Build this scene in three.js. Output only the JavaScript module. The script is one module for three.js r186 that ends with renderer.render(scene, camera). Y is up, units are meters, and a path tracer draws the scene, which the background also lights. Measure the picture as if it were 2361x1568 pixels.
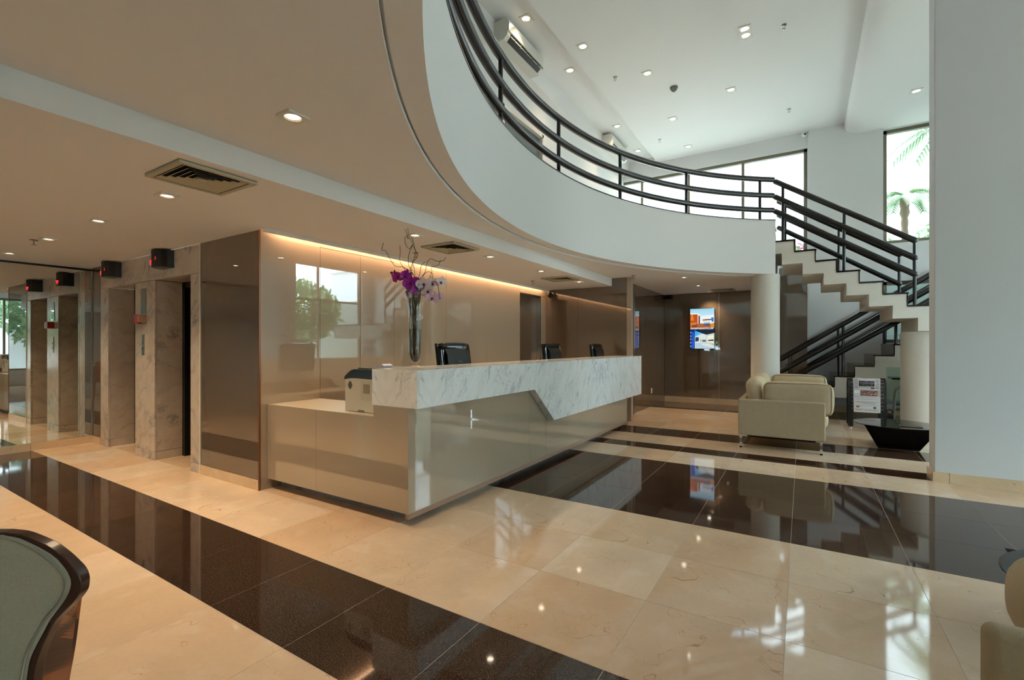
import * as THREE from 'three';
import { RoundedBoxGeometry } from 'three/addons/geometries/RoundedBoxGeometry.js';
import { mergeGeometries, toCreasedNormals } from 'three/addons/utils/BufferGeometryUtils.js';
import { RectAreaLightUniformsLib } from 'three/addons/lights/RectAreaLightUniformsLib.js';
import { createNoise2D, createNoise3D } from 'simplex-noise';

// ------------------------------------------------------------------ camera, sky, sun, exposure
const scene = new THREE.Scene();
const W = 2361, H = 1568, FPX = 1080, EYE = 1.35, YAW = Math.atan(670 / 1080);
const camera = new THREE.PerspectiveCamera(2 * Math.atan(H / 2 / FPX) * 180 / Math.PI, W / H, 0.05, 200);
camera.position.set(0, EYE, 0);
camera.rotation.y = YAW;
camera.setViewOffset(W, H, 0, -12, W, H);
const renderer = new THREE.WebGLRenderer({ antialias: true });
renderer.toneMapping = THREE.LinearToneMapping;
renderer.toneMappingExposure = 1.5;
renderer.shadowMap.enabled = true;
RectAreaLightUniformsLib.init();
scene.background = new THREE.Color().setRGB(0.72, 0.86, 1.0);
scene.backgroundIntensity = 10.5;
const sun = new THREE.DirectionalLight(new THREE.Color().setRGB(1, 0.97, 0.93), 11);
sun.position.set(-4, 26, 3);
sun.target.position.set(0, 0, -4);
sun.castShadow = true;
sun.shadow.mapSize.set(4096, 4096);
Object.assign(sun.shadow.camera, { left: -26, right: 26, top: 26, bottom: -26, near: 1, far: 80 });
scene.add(sun, sun.target);
const LAMP = new THREE.Color().setRGB(1.0, 0.74, 0.47);      // halogen downlights
const COVE = new THREE.Color().setRGB(1.0, 0.62, 0.37);

// ------------------------------------------------------------------ helpers
function rng(seed) { let s = seed | 0; return () => { s = (s + 0x6d2b79f5) | 0; let t = Math.imul(s ^ (s >>> 15), 1 | s); t = (t + Math.imul(t ^ (t >>> 7), 61 | t)) ^ t; return ((t ^ (t >>> 14)) >>> 0) / 4294967296; }; }
const clamp = (x, a = 0, b = 1) => Math.min(b, Math.max(a, x)), mix = (a, b, t) => a + (b - a) * t, smooth = (a, b, x) => { const t = clamp((x - a) / (b - a)); return t * t * (3 - 2 * t); };
const V3 = (x, y, z) => new THREE.Vector3(x, y, z);
// a pixel of the photograph as a direction; on(…) meets it with a plane of the room
const SY = Math.sin(YAW), CY = Math.cos(YAW);
const ray = (u, v) => V3(-SY + CY * (u - W / 2) / FPX, (796 - v) / FPX, -CY - SY * (u - W / 2) / FPX);
const onX = (u, v, x) => { const d = ray(u, v); return V3(0, EYE, 0).addScaledVector(d, x / d.x); };
const atDepth = (u, v, t) => V3(0, EYE, 0).addScaledVector(ray(u, v), t);
const used = new Map();
function numbered(name) { const n = used.get(name) ?? 0; used.set(name, n + 1); return n ? `${name}_${String(n).padStart(3, '0')}` : name; }
function shade(o) { o.traverse((m) => { if (m.isMesh) { m.castShadow = true; m.receiveShadow = true; } }); return o; }
function tag(o, label, category, group, kind) { Object.assign(o.userData, { label, category }); if (group) o.userData.group = group; if (kind) o.userData.kind = kind; return o; }
function thing(name, label, category, [x, y, z] = [0, 0, 0], group, kind) {
  const g = new THREE.Group(); g.name = numbered(name); g.position.set(x, y, z); scene.add(g);
  return tag(g, label, category, group, kind);
}
// a part given in world coordinates under a thing or under a part of it
function part(name, geo, mat, parent, label) {
  const g = Array.isArray(geo) ? merged(geo) : geo, o = V3(0, 0, 0);
  for (let p = parent; p && p !== scene; p = p.parent) o.add(p.position);
  if (o.lengthSq()) g.translate(-o.x, -o.y, -o.z);
  const m = new THREE.Mesh(g, mat); m.name = name; m.castShadow = m.receiveShadow = true;
  if (label) m.userData.label = label;
  parent.add(m);
  return m;
}
function solo(name, geo, mat, label, category, group, kind) {
  const m = part(numbered(name), geo, mat, scene); return tag(m, label, category, group, kind);
}
function copyThing(src, name, [x, y, z], label) {
  const c = src.clone(); c.name = numbered(name); c.position.set(x, y, z); c.userData = { ...src.userData }; if (label) c.userData.label = label; scene.add(c); return c;
}
function merged(list) {
  const l = list.map((g) => { const n = g.index ? g.toNonIndexed() : g.clone(); for (const k of Object.keys(n.attributes)) if (!['position', 'normal', 'uv'].includes(k)) n.deleteAttribute(k); return n; });
  return mergeGeometries(l);
}
// uv in metres, from the side a face points to
function boxUV(g0, du = 0, dv = 0, turn = false) {
  const g = g0.index ? g0.toNonIndexed() : g0, p = g.attributes.position, n = g.attributes.normal, uv = new Float32Array(p.count * 2);
  for (let i = 0; i < p.count; i += 3) {
    const ax = Math.abs(n.getX(i) + n.getX(i + 1) + n.getX(i + 2)), ay = Math.abs(n.getY(i) + n.getY(i + 1) + n.getY(i + 2)), az = Math.abs(n.getZ(i) + n.getZ(i + 1) + n.getZ(i + 2));
    for (let k = i; k < i + 3; k++) {
      let a, b;
      if (ax >= ay && ax >= az) { a = p.getZ(k); b = p.getY(k); } else if (ay >= az) { a = p.getX(k); b = p.getZ(k); } else { a = p.getX(k); b = p.getY(k); }
      uv[k * 2] = (turn ? b : a) + du; uv[k * 2 + 1] = (turn ? a : b) + dv;
    }
  }
  g.setAttribute('uv', new THREE.BufferAttribute(uv, 2));
  return g;
}
function box(x0, x1, y0, y1, z0, z1, r = 0, seg = 2) {
  const w = Math.abs(x1 - x0), h = Math.abs(y1 - y0), d = Math.abs(z1 - z0);
  const g = r ? new RoundedBoxGeometry(w, h, d, seg, Math.min(r, w / 2.01, h / 2.01, d / 2.01)) : new THREE.BoxGeometry(w, h, d);
  g.translate((x0 + x1) / 2, (y0 + y1) / 2, (z0 + z1) / 2);
  return boxUV(g);
}
function tube(points, r, radial = 10, closed = false, seg) {
  const c = new THREE.CatmullRomCurve3(points, closed, 'centripetal');
  return new THREE.TubeGeometry(c, seg ?? Math.max(2, points.length * 3), r, radial, closed);
}
function bar(a, b, r, radial = 10) {            // a straight round bar with closed ends
  const d = b.clone().sub(a), g = new THREE.CylinderGeometry(r, r, d.length(), radial);
  g.applyQuaternion(new THREE.Quaternion().setFromUnitVectors(V3(0, 1, 0), d.normalize()));
  return g.translate((a.x + b.x) / 2, (a.y + b.y) / 2, (a.z + b.z) / 2);
}
function lathe(profile, x, y, z, seg = 40) { return new THREE.LatheGeometry(profile.map(([r, h]) => new THREE.Vector2(r, h)), seg).translate(x, y, z); }
// polygon in x,y (list) pushed along z from z0 to z1
function prismZ(pts, z0, z1, bevel = 0) {
  const s = new THREE.Shape(pts.map(([a, b]) => new THREE.Vector2(a, b)));
  const g = new THREE.ExtrudeGeometry(s, { depth: Math.abs(z1 - z0), bevelEnabled: !!bevel, bevelSize: -bevel || 0, bevelThickness: bevel, bevelSegments: 1 });
  if (bevel) g.scale(1, 1, Math.abs(z1 - z0) / (Math.abs(z1 - z0) + 2 * bevel)).translate(0, 0, bevel * Math.abs(z1 - z0) / (Math.abs(z1 - z0) + 2 * bevel));
  return boxUV(g.translate(0, 0, Math.min(z0, z1)));
}
// polygon in z,y pushed along x
function prismX(pts, x0, x1, bevel = 0) {
  const g = prismZ(pts.map(([z, y]) => [-z, y]), x0, x1, bevel);
  // (a, y, depth) -> (depth, y, -a): a turn about y by 90 degrees
  const p = g.attributes.position, n = g.attributes.normal;
  for (const t of [p, n]) for (let i = 0; i < t.count; i++) { const a = t.getX(i), d = t.getZ(i); t.setX(i, d); t.setZ(i, -a); }
  return boxUV(g);
}
// polygon (Shape) in plan x,z pushed up from y0 to y1
function slab(shape, y0, y1) {
  const g = new THREE.ExtrudeGeometry(shape, { depth: y1 - y0, bevelEnabled: false, curveSegments: 96 });
  g.rotateX(-Math.PI / 2); return boxUV(g.translate(0, y0, 0));       // shape y = -z
}
function planShape(pts) { return new THREE.Shape(pts.map(([x, z]) => new THREE.Vector2(x, -z))); }
function cushion(w, h, d, puff, seg = 14) {     // a soft box, middle at the origin
  const g = new RoundedBoxGeometry(w, h, d, 5, Math.min(w, h, d) * 0.36), p = g.attributes.position;
  const sub = g; for (let i = 0; i < p.count; i++) {
    const x = p.getX(i) / (w / 2), y = p.getY(i) / (h / 2), z = p.getZ(i) / (d / 2);
    p.setXYZ(i, p.getX(i) * (1 + puff * (1 - y * y) * (1 - z * z)), p.getY(i) * (1 + puff * (1 - x * x) * (1 - z * z)), p.getZ(i) * (1 + puff * (1 - x * x) * (1 - y * y)));
  }
  sub.computeVertexNormals(); return sub;
}
function softBox(w, h, d, r, puff, n = 12) {    // a rounded box with fine faces, so that it can bulge
  const g = new THREE.BoxGeometry(w, h, d, n, n, n), p = g.attributes.position;
  for (let i = 0; i < p.count; i++) {
    const v = V3(p.getX(i), p.getY(i), p.getZ(i)), c = V3(clamp(v.x, -w / 2 + r, w / 2 - r), clamp(v.y, -h / 2 + r, h / 2 - r), clamp(v.z, -d / 2 + r, d / 2 - r));
    const o = v.clone().sub(c); if (o.lengthSq() > 1e-12) v.copy(c).addScaledVector(o.normalize(), r);
    const x = v.x / (w / 2), y = v.y / (h / 2), z = v.z / (d / 2);
    p.setXYZ(i, v.x * (1 + puff * (1 - y * y) * (1 - z * z)), v.y * (1 + puff * (1 - x * x) * (1 - z * z)), v.z * (1 + puff * (1 - x * x) * (1 - y * y)));
  }
  const t = toCreasedNormals(g, 1.2); return boxUV(t);
}

// ------------------------------------------------------------------ textures and materials
function dataTex(n, fn, srgb = true, size = 1) {
  const d = new Uint8Array(n * n * 4);
  for (let y = 0; y < n; y++) for (let x = 0; x < n; x++) { const c = fn(x / n, y / n), i = (y * n + x) * 4; d[i] = clamp(c[0], 0, 255); d[i + 1] = clamp(c[1], 0, 255); d[i + 2] = clamp(c[2], 0, 255); d[i + 3] = 255; }
  const t = new THREE.DataTexture(d, n, n); t.magFilter = THREE.LinearFilter; t.minFilter = THREE.LinearFilter; t.wrapS = t.wrapT = THREE.MirroredRepeatWrapping;
  if (srgb) t.colorSpace = THREE.SRGBColorSpace; t.repeat.set(1 / size, 1 / size); t.needsUpdate = true; return t;
}
function fbmOf(seed) { const n = createNoise2D(rng(seed)); return (x, y, o = 4, gain = 0.5) => { let s = 0, a = 1, f = 1, t = 0; for (let i = 0; i < o; i++) { s += a * n(x * f, y * f); t += a; a *= gain; f *= 2.03; } return s / t; }; }
const tint = (c, k) => [c[0] + k, c[1] + k * 0.95, c[2] + k * 0.85];

// cream marble of the floor: clouds, pale blotches and thin broken brown veins (3 m a side)
const cream = (() => {
  const a = fbmOf(11), b = fbmOf(12), c = fbmOf(13), e = fbmOf(14);
  return dataTex(1152, (u, v) => {
    const x = u * 3, y = v * 3;
    let col = tint([230, 206, 178], a(x * 1.5, y * 1.9, 5) * 10 + e(x * 22, y * 22, 2) * 2.6);
    const pale = smooth(0.12, 0.6, b(x * 2.1 + 9, y * 2.6, 4)); col = col.map((q, i) => mix(q, [238, 221, 200][i], pale * 0.6));
    const wx = x + 0.22 * a(x * 2.3 + 5, y * 2.3, 3), wy = y + 0.22 * a(x * 2.3, y * 2.3 + 8, 3);
    const r1 = Math.abs(c(wx * 0.7, wy * 1.25, 3)), on1 = smooth(-0.4, 0.1, b(x * 1.6, y * 1.6 + 3, 2));
    const vein = (1 - smooth(0.0, 0.009, r1)) * on1; col = col.map((q, i) => mix(q, [150, 110, 74][i], vein * 0.5));
    const r2 = Math.abs(e(wx * 1.7 + 4, wy * 2.2, 3)), on2 = smooth(0.0, 0.4, c(x * 1.9 + 7, y * 1.9, 2));
    const vein2 = (1 - smooth(0.0, 0.012, r2)) * on2; col = col.map((q, i) => mix(q, [178, 136, 92][i], vein2 * 0.42));
    return col;
  }, true, 3);
})();
// dark brown granite with small brown and grey grains (1 m a side)
const granite = (() => {
  const a = fbmOf(21), b = fbmOf(22), c = fbmOf(23);
  return dataTex(1024, (u, v) => {
    const x = u, y = v;
    const g = a(x * 120, y * 140, 2, 0.7), h = b(x * 105 + 3, y * 125, 2, 0.75), k = c(x * 130, y * 110, 2);
    let col = [56, 44, 37].map((q) => q + g * 14);
    col = col.map((q, i) => mix(q, [136, 92, 64][i], smooth(-0.1, 0.55, h) * 0.85));
    col = col.map((q, i) => mix(q, [16, 14, 14][i], smooth(0.1, 0.5, -g) * 0.8));
    col = col.map((q, i) => mix(q, [128, 104, 84][i], smooth(0.62, 0.78, k) * 0.6));
    return col;
  }, true, 1);
})();
// white marble of the counter: slanting grey veins (2.4 m a side)
const carrara = (() => {
  const a = fbmOf(31), b = fbmOf(32), c = fbmOf(33), e = fbmOf(34);
  return dataTex(1280, (u, v) => {
    const X = u * 2.4, Yy = v * 2.4, x = X * 0.86 + Yy * 0.5, y = -X * 0.5 + Yy * 0.86;   // across, along the veins
    const w = 0.05 * a(X * 4, Yy * 4 + 4, 3), wx = x + w, wy = y - w;
    let col = [230, 230, 228].map((q) => q + a(x * 9, y * 2.2, 3) * 7);
    const soft = smooth(0.0, 0.8, b(wx * 9, wy * 1.5, 4, 0.62)); col = col.map((q, i) => mix(q, [176, 178, 182][i], soft * 0.66));
    const v1 = 1 - smooth(0, 0.04, Math.abs(c(wx * 6.5, wy * 1.3, 4, 0.62))), o1 = smooth(0.0, 0.55, e(X * 2.4, Yy * 2.4, 2)); col = col.map((q, i) => mix(q, [130, 133, 140][i], v1 * o1 * 0.62));
    const v3 = 1 - smooth(0, 0.02, Math.abs(b(X * 4.2 - w * 5, Yy * 4.2 + w * 5 + 7, 3, 0.6))), o3 = smooth(-0.2, 0.5, c(X * 2.2, Yy * 2.2 + 3, 2)); col = col.map((q, i) => mix(q, [132, 135, 142][i], v3 * o3 * 0.6));
    const v2 = 1 - smooth(0, 0.016, Math.abs(e(X * 2.6 + w * 8 + 3, Yy * 2.6 + w * 6, 3, 0.55))), o2 = smooth(-0.1, 0.45, a(X * 1.8 + 5, Yy * 1.8, 2)); col = col.map((q, i) => mix(q, [120, 123, 130][i], v2 * o2 * 0.6));
    const blot = smooth(0.45, 0.85, c(x * 6 + 11, y * 3, 4, 0.65)); col = col.map((q, i) => mix(q, [140, 143, 150][i], blot * 0.5));
    return col;
  }, true, 2.4);
})();
// warm grey marble of the lift surrounds (2 m a side)
const lobbyStone = (() => {
  const a = fbmOf(41), b = fbmOf(42), c = fbmOf(43);
  return dataTex(1024, (u, v) => {
    const X = u * 2, Yy = v * 2, x = X * 0.85 + Yy * 0.5, y = -X * 0.5 + Yy * 0.85;
    let col = [198, 185, 170].map((q) => q + a(x * 3, y * 3, 4) * 12);
    const w = 0.06 * a(X * 3, Yy * 3, 3), wx = x + w, wy = y + w;
    const s = smooth(-0.05, 0.75, b(wx * 1.3, wy * 5.5, 5, 0.66)); col = col.map((q, i) => mix(q, [156, 149, 146][i], s * 0.62));
    const k = 1 - smooth(0, 0.16, Math.abs(c(wx * 1.1 + 2, wy * 3.4, 5, 0.68))), o = smooth(0.0, 0.55, a(X * 1.6 + 4, Yy * 1.6, 3)); col = col.map((q, i) => mix(q, [112, 110, 116][i], k * o * 0.55));
    return col;
  }, true, 2);
})();
const stuccoBump = (() => { const a = fbmOf(51), b = fbmOf(52); return dataTex(512, (u, v) => { const h = 128 + a(u * 26, v * 26, 4, 0.6) * 95 + smooth(0.2, 0.6, b(u * 34, v * 34, 2)) * 60; return [h, h, h]; }, false, 0.6); })();
const plasterBump = (() => { const a = fbmOf(53); return dataTex(512, (u, v) => { const h = 128 + a(u * 18, v * 18, 4) * 80; return [h, h, h]; }, false, 1.5); })();
const weave = dataTex(256, (u, v) => { const h = 128 + 70 * Math.sin(u * 2 * Math.PI * 32) * Math.sin(v * 2 * Math.PI * 32) + 30 * Math.sin(u * 402); return [h, h, h]; }, false, 0.08);
const clothColor = (base, seed, amp = 7) => { const a = fbmOf(seed); return dataTex(512, (u, v) => tint(base, a(u * 60, v * 60, 3, 0.7) * amp + a(u * 5, v * 5, 3) * 4), true, 0.5); };
const rosewood = (() => {
  const a = fbmOf(61), b = fbmOf(62);
  return dataTex(768, (u, v) => {
    const x = u * 1.2, y = v * 1.2, q = x * 0.5 + y * 0.87, p = x * 0.87 - y * 0.5;
    const g = Math.sin((q * 42 + a(p * 1.2, q * 5, 3) * 5)) * 0.5 + 0.5, f = b(p * 5, q * 130, 3);
    let col = [150, 82, 46].map((k, i) => mix(k, [56, 26, 18][i], smooth(0.3, 1, g) * 0.85));
    return col.map((k) => k + f * 12);
  }, true, 1.2);
})();
const kickStain = (() => { const a = fbmOf(71), b = fbmOf(72); return dataTex(512, (u, v) => { const s = smooth(0.35, 0.7, a(u * 3, v * 9, 4)); return [150, 147, 144].map((q, i) => mix(q + b(u * 40, v * 40, 3) * 9, [92, 74, 60][i], s * 0.6)); }, true, 1.6); })();

const std = (o) => new THREE.MeshStandardMaterial(o), phys = (o) => new THREE.MeshPhysicalMaterial(o);
const M = {
  paint: std({ color: new THREE.Color().setRGB(0.74, 0.725, 0.70), roughness: 0.85, bumpMap: plasterBump, bumpScale: 0.0006 }),
  paintWall: std({ color: new THREE.Color().setRGB(0.68, 0.68, 0.67), roughness: 0.85, bumpMap: plasterBump, bumpScale: 0.0006 }),
  stucco: std({ color: new THREE.Color().setRGB(0.76, 0.73, 0.66), roughness: 0.95, bumpMap: stuccoBump, bumpScale: 0.006 }),
  beigeGlass: phys({ color: new THREE.Color().setRGB(0.40, 0.315, 0.228), roughness: 0.01, ior: 2.2 }),
  taupeGlass: phys({ color: new THREE.Color().setRGB(0.125, 0.088, 0.058), roughness: 0.01, ior: 2.2 }),
  creamEdge: std({ map: cream, roughness: 0.25, color: 0xf6efe2 }),
  carrara: phys({ map: carrara, roughness: 0.12 }),
  lobbyStone: phys({ map: lobbyStone, roughness: 0.14 }),
  joint: std({ color: 0xcfc8bc, roughness: 0.8 }),
  grout: std({ color: 0x8f8474, roughness: 0.9 }),
  black: phys({ color: 0x0b0b0c, roughness: 0.28 }),
  blackGloss: phys({ color: 0x050506, roughness: 0.06 }),
  rail: phys({ color: 0x0d0d0e, roughness: 0.3, clearcoat: 0.5, clearcoatRoughness: 0.18 }),
  stairStone: phys({ map: granite, color: 0x8a8d92, roughness: 0.12 }),
  chrome: std({ color: 0xdcdcdc, metalness: 1, roughness: 0.08 }),
  steel: std({ color: 0x9c9a94, metalness: 1, roughness: 0.3 }),
  darkSteel: std({ color: 0x2c2c2e, metalness: 0.9, roughness: 0.3 }),
  mirror: std({ color: 0xd6d8d4, metalness: 1, roughness: 0.012 }),
  copper: std({ color: 0x875a40, metalness: 0.6, roughness: 0.35 }),
  woodEdge: std({ color: 0x9b7a66, roughness: 0.55 }),
  kick: std({ map: kickStain, roughness: 0.5 }),
  frame: std({ color: 0x77715f, metalness: 0.3, roughness: 0.45 }),
  pane: phys({ color: 0xf3f8f6, transmission: 1, thickness: 0, roughness: 0, ior: 1.5 }),
  vaseGlass: phys({ color: 0xffffff, transmission: 1, thickness: 0, roughness: 0.0, ior: 1.45 }),
  glassEdge: phys({ color: 0xe9f3ef, transmission: 1, thickness: 0, roughness: 0.02 }),
  ventMetal: std({ color: 0xb0a990, roughness: 0.5, metalness: 0.2 }),
  ventDark: std({ color: 0x15140f, roughness: 0.9 }),
  whitePlastic: std({ color: 0xe2e0d8, roughness: 0.4 }),
  greyPlastic: std({ color: 0x6d6f68, roughness: 0.6 }),
  acBody: phys({ color: 0xd2cfc4, roughness: 0.28 }),
  lamp: std({ color: 0xffffff, emissive: new THREE.Color().setRGB(1, 0.86, 0.62), emissiveIntensity: 14 }),
  lampCool: std({ color: 0xffffff, emissive: new THREE.Color().setRGB(1, 0.93, 0.8), emissiveIntensity: 14 }),
  coveLed: std({ color: 0xffffff, emissive: COVE.clone(), emissiveIntensity: 3 }),
  trimWhite: std({ color: 0xd9d4c8, roughness: 0.5 }),
  reflector: std({ color: 0xcfc6b4, metalness: 0.8, roughness: 0.25 }),
  sofa: std({ map: clothColor([186, 168, 138], 81), roughness: 0.95, bumpMap: weave, bumpScale: 0.0006 }),
  sofaCushion: std({ map: clothColor([200, 181, 150], 82), roughness: 0.95, bumpMap: weave, bumpScale: 0.0005 }),
  sofaPiping: std({ color: 0x9c8d68, roughness: 0.9 }),
  chairCloth: std({ map: clothColor([200, 193, 172], 83, 10), roughness: 0.95, bumpMap: weave, bumpScale: 0.001 }),
  rosewood: phys({ map: rosewood, roughness: 0.38 }),
  rosewoodDark: phys({ color: 0x3a1c12, roughness: 0.25 }),
  red: std({ color: 0xb01c14, roughness: 0.4 }),
  redGlow: std({ color: 0x3a0000, emissive: new THREE.Color().setRGB(1, 0.03, 0.03), emissiveIntensity: 1.6 }),
  magenta: phys({ color: 0xb01fa8, roughness: 0.6, transmission: 0.25, thickness: 0 }),
  magentaDeep: std({ color: 0x6d0f5c, roughness: 0.6 }),
  petalWhite: phys({ color: 0xf2e6e6, roughness: 0.6, transmission: 0.25, thickness: 0 }),
  petalPink: phys({ color: 0xe3c2d2, roughness: 0.6, transmission: 0.25, thickness: 0 }),
  twig: std({ color: 0x4a3322, roughness: 0.8 }),
  stem: std({ color: 0x56602e, roughness: 0.7 }),
  leaf: phys({ color: 0x56754c, roughness: 0.6, transmission: 0.35, thickness: 0 }),
  leafLight: phys({ color: 0x88a878, roughness: 0.6, transmission: 0.35, thickness: 0 }),
  bloom: phys({ color: 0xd23a86, roughness: 0.7, transmission: 0.3, thickness: 0 }),
  bark: std({ color: 0x6e5a48, roughness: 0.95 }),
  outWall: std({ color: 0xd8dadc, roughness: 0.9 }),
  paving: std({ color: 0xc6c6c4, roughness: 0.95 }),
  soil: std({ color: 0x858c84, roughness: 1 }),
  paper: std({ color: 0xe6e4ea, roughness: 0.9 }),
};

// ------------------------------------------------------------------ the setting
const H1 = 2.42, H2 = 2.56, H3 = 6.15, H3L = 6.30, FLOOR2 = 3.35, KERB = 3.5;
const XL = -8.38, XR = 5.5, ZF = 5.5, ZB = -12.45, XREC = -4.28, ZEL = -2.455, ZE1 = -8.15, ZEND = -11.56;
const CC = [2.815, -4.915], CR = 5.4, A0 = Math.PI / 3, A1 = 233.5 * Math.PI / 180;
const arcPt = (r, a) => [CC[0] + r * Math.cos(a), CC[1] + r * Math.sin(a)];
const arc = (r, a0, a1, n) => Array.from({ length: n + 1 }, (_, i) => arcPt(r, a0 + (a1 - a0) * i / n));
function struct(name, geo, mat, label, category) { return solo(name, geo, mat, label, category, null, 'structure'); }
function structGroup(name, label, category, at = [0, 0, 0]) { return thing(name, label, category, at, null, 'structure'); }

// floor: every slab its own piece, 3 mm joints over a bed of grout
{
  const f = structGroup('floor', 'polished cream marble floor with dark brown granite bands', 'floor');
  part('grout_bed', box(XL - 0.1, XR + 0.1, -0.2, -0.0012, ZB - 0.1, ZF + 0.1), M.joint, f);
  const beige = [0xffffff, 0xfaf4ee, 0xf3e8de].map((c) => phys({ map: cream, color: c, roughness: 0.055, ior: 1.5 }));
  const dark = [0xffffff, 0xdedede].map((c) => phys({ map: granite, color: c, roughness: 0.045, ior: 1.55 }));
  const r = rng(5), variants = (n, s) => Array.from({ length: n }, () => { const g = new THREE.BoxGeometry(1, 0.02, 1).translate(0, -0.01, 0); const u = g.attributes.uv, p = g.attributes.position, a = r() * 9, b = r() * 9, q = Math.floor(r() * 4); for (let i = 0; i < u.count; i++) { let x = p.getX(i) * 0.63, z = p.getZ(i) * 0.62; for (let k = 0; k < q; k++) [x, z] = [-z, x]; u.setXY(i, x + a, z + b); } return g; });
  const vb = variants(14), vd = variants(6);
  const rows = [];
  let z = -1.235; while (z < ZF) { rows.push([z + 0.62, z, 0]); z += 0.62; }
  for (const [a, b, k] of [[-1.235, -1.855, 1], [-1.855, -2.475, 0], [-2.475, -3.095, 0], [-3.095, -3.715, 0], [-3.715, -4.32, 1], [-4.32, -4.925, 1], [-4.925, -5.55, 1], [-5.55, -6.17, 0], [-6.17, -6.495, 1], [-6.495, -7.13, 0], [-7.13, -7.74, 1], [-7.74, -8.385, 0], [-8.385, -9.03, 0], [-9.03, -9.675, 0], [-9.675, -10.32, 0], [-10.32, -10.94, 1], [-10.94, -11.56, 1], [-11.56, -12.0, 0], [-12.0, -12.45, 0]]) rows.push([a, b, k]);
  const tiles = [];
  for (const [za, zb, k] of rows) for (let c = -15; c < 9; c++) {
    const x0 = Math.max(XL, 0.565 + 0.634 * c), x1 = Math.min(XR, x0 === XL ? 0.565 + 0.634 * (c + 1) : x0 + 0.634); if (x1 - x0 < 0.02) continue;
    const cx = (x0 + x1) / 2, cz = (Math.min(za, ZF) + zb) / 2, t = -SY * cx - CY * cz, s = CY * cx - SY * cz;
    const seen = t > 0.6 && Math.abs(s / t) < 1.2 && 796 + FPX * EYE / t < 1700;
    tiles.push({ x: cx, z: cz, w: x1 - x0 - 0.003, d: Math.abs(zb - Math.min(za, ZF)) - 0.003, k, v: Math.floor(r() * 100), m: Math.floor(r() * 100), size: seen ? (x1 - x0) * Math.abs(za - zb) / (t * t * t) : 0 });
  }
  tiles.sort((a, b) => b.size - a.size);
  const rest = [[], []];
  tiles.forEach((q, i) => {
    const g = (q.k ? vd : vb)[q.v % (q.k ? 6 : 14)], mats = q.k ? dark : beige;
    if (i < 300) { const m = new THREE.Mesh(g, mats[q.m % mats.length]); m.name = q.k ? 'granite_tile' : 'marble_tile'; m.position.set(q.x, 0, q.z); m.scale.set(q.w, 1, q.d); m.castShadow = m.receiveShadow = true; f.add(m); }
    else rest[q.k].push(g.clone().applyMatrix4(new THREE.Matrix4().compose(V3(q.x, 0, q.z), new THREE.Quaternion(), V3(q.w, 1, q.d))));
  });
  part('far_marble_tiles', rest[0], beige[1], f).userData.kind = 'stuff';
  part('far_granite_tiles', rest[1], dark[0], f).userData.kind = 'stuff';
}

// low ceiling over reception and lift lobby, its white edge, and the light slot along the reception wall
struct('ceiling', [box(XL, -3.56, H1, 2.5, ZEL, ZF), box(-4.16, -3.56, H1, 2.5, ZE1, ZEL), box(-3.556, -2.96, H1 - 0.003, 2.5, ZE1, ZF), box(-4.2, -4.16, H1 - 0.03, 2.5, ZE1, ZEL + 0.01)], M.paint, 'low plaster ceiling over the reception counter and lift lobby', 'ceiling');
struct('trim', box(-2.96, -2.93, H1 - 0.003, H2, ZE1, ZF), M.paint, 'straight white drop edge of the low ceiling above the counter', 'ceiling edge');
// soffit under the gallery, with the curved step near its edge
{
  const inner = [...arc(CR + 0.155, A0, A1, 120)];
  const s = planShape([[XR, inner[0][1]], ...inner.filter(([x]) => x < XR), [-0.42, inner[120][1]], [-0.42, ZEND + 0.02], [-2.93, ZEND + 0.02], [-2.93, ZF], [XR, ZF]]);
  struct('ceiling', slab(s, H2, H2 + 0.035), M.paint, 'plaster soffit under the gallery with a curved step', 'ceiling');
}
// gallery: slab with a round opening, and its curved white edge
{
  const e = arc(CR + 0.02, A0, A1, 140);
  struct('gallery_floor', slab(planShape([[XR, e[0][1]], ...e.filter(([x]) => x < XR), [-0.44, ZB], [XL, ZB], [XL, ZF], [XR, ZF]]), 2.60, FLOOR2), M.paint, 'upper gallery floor around the round opening', 'gallery');
  const o = arc(CR, A0, A1, 160), i = arc(CR + 0.14, A1, A0, 160);
  struct('gallery_edge', slab(planShape([...o, ...i]), 2.58, KERB), M.paint, 'tall curved white edge of the upper gallery', 'gallery edge');
  const k0 = arc(CR - 0.006, A0, A1, 160), k1 = arc(CR + 0.15, A1, A0, 160);
  struct('trim', slab(planShape([...k0, ...k1]), KERB, KERB + 0.014), M.rail, 'thin dark cap along the curved gallery edge', 'trim');
}
// high ceiling in two levels, the rounded bulkhead at its right, and the roof over all
struct('ceiling', [box(-3.25, 0.80, H3, H3 + 0.35, ZB, ZF), box(XL, -3.25, H3L, H3 + 0.35, ZB, ZF)], M.paint, 'high white ceiling above the round opening', 'ceiling');
{
  const prof = [[0.77, 6.40], [0.77, 6.10]]; for (let k = 0; k <= 10; k++) { const a = Math.PI + k / 10 * Math.PI / 2; prof.push([1.06 + 0.29 * Math.cos(a), 6.07 + 0.20 * Math.sin(a)]); } prof.push([XR, 5.87], [XR, 6.40]);
  const g = prismZ(prof, ZB, ZF); struct('ceiling', toCreasedNormals(g, 0.5), M.paint, 'lower white bulkhead with rounded edge along the high ceiling', 'ceiling');
}
struct('roof', box(XL - 0.3, XR + 0.4, 6.5, 6.8, ZB - 0.3, ZF + 0.4), M.paint, 'flat roof slab over the building', 'roof');
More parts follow.
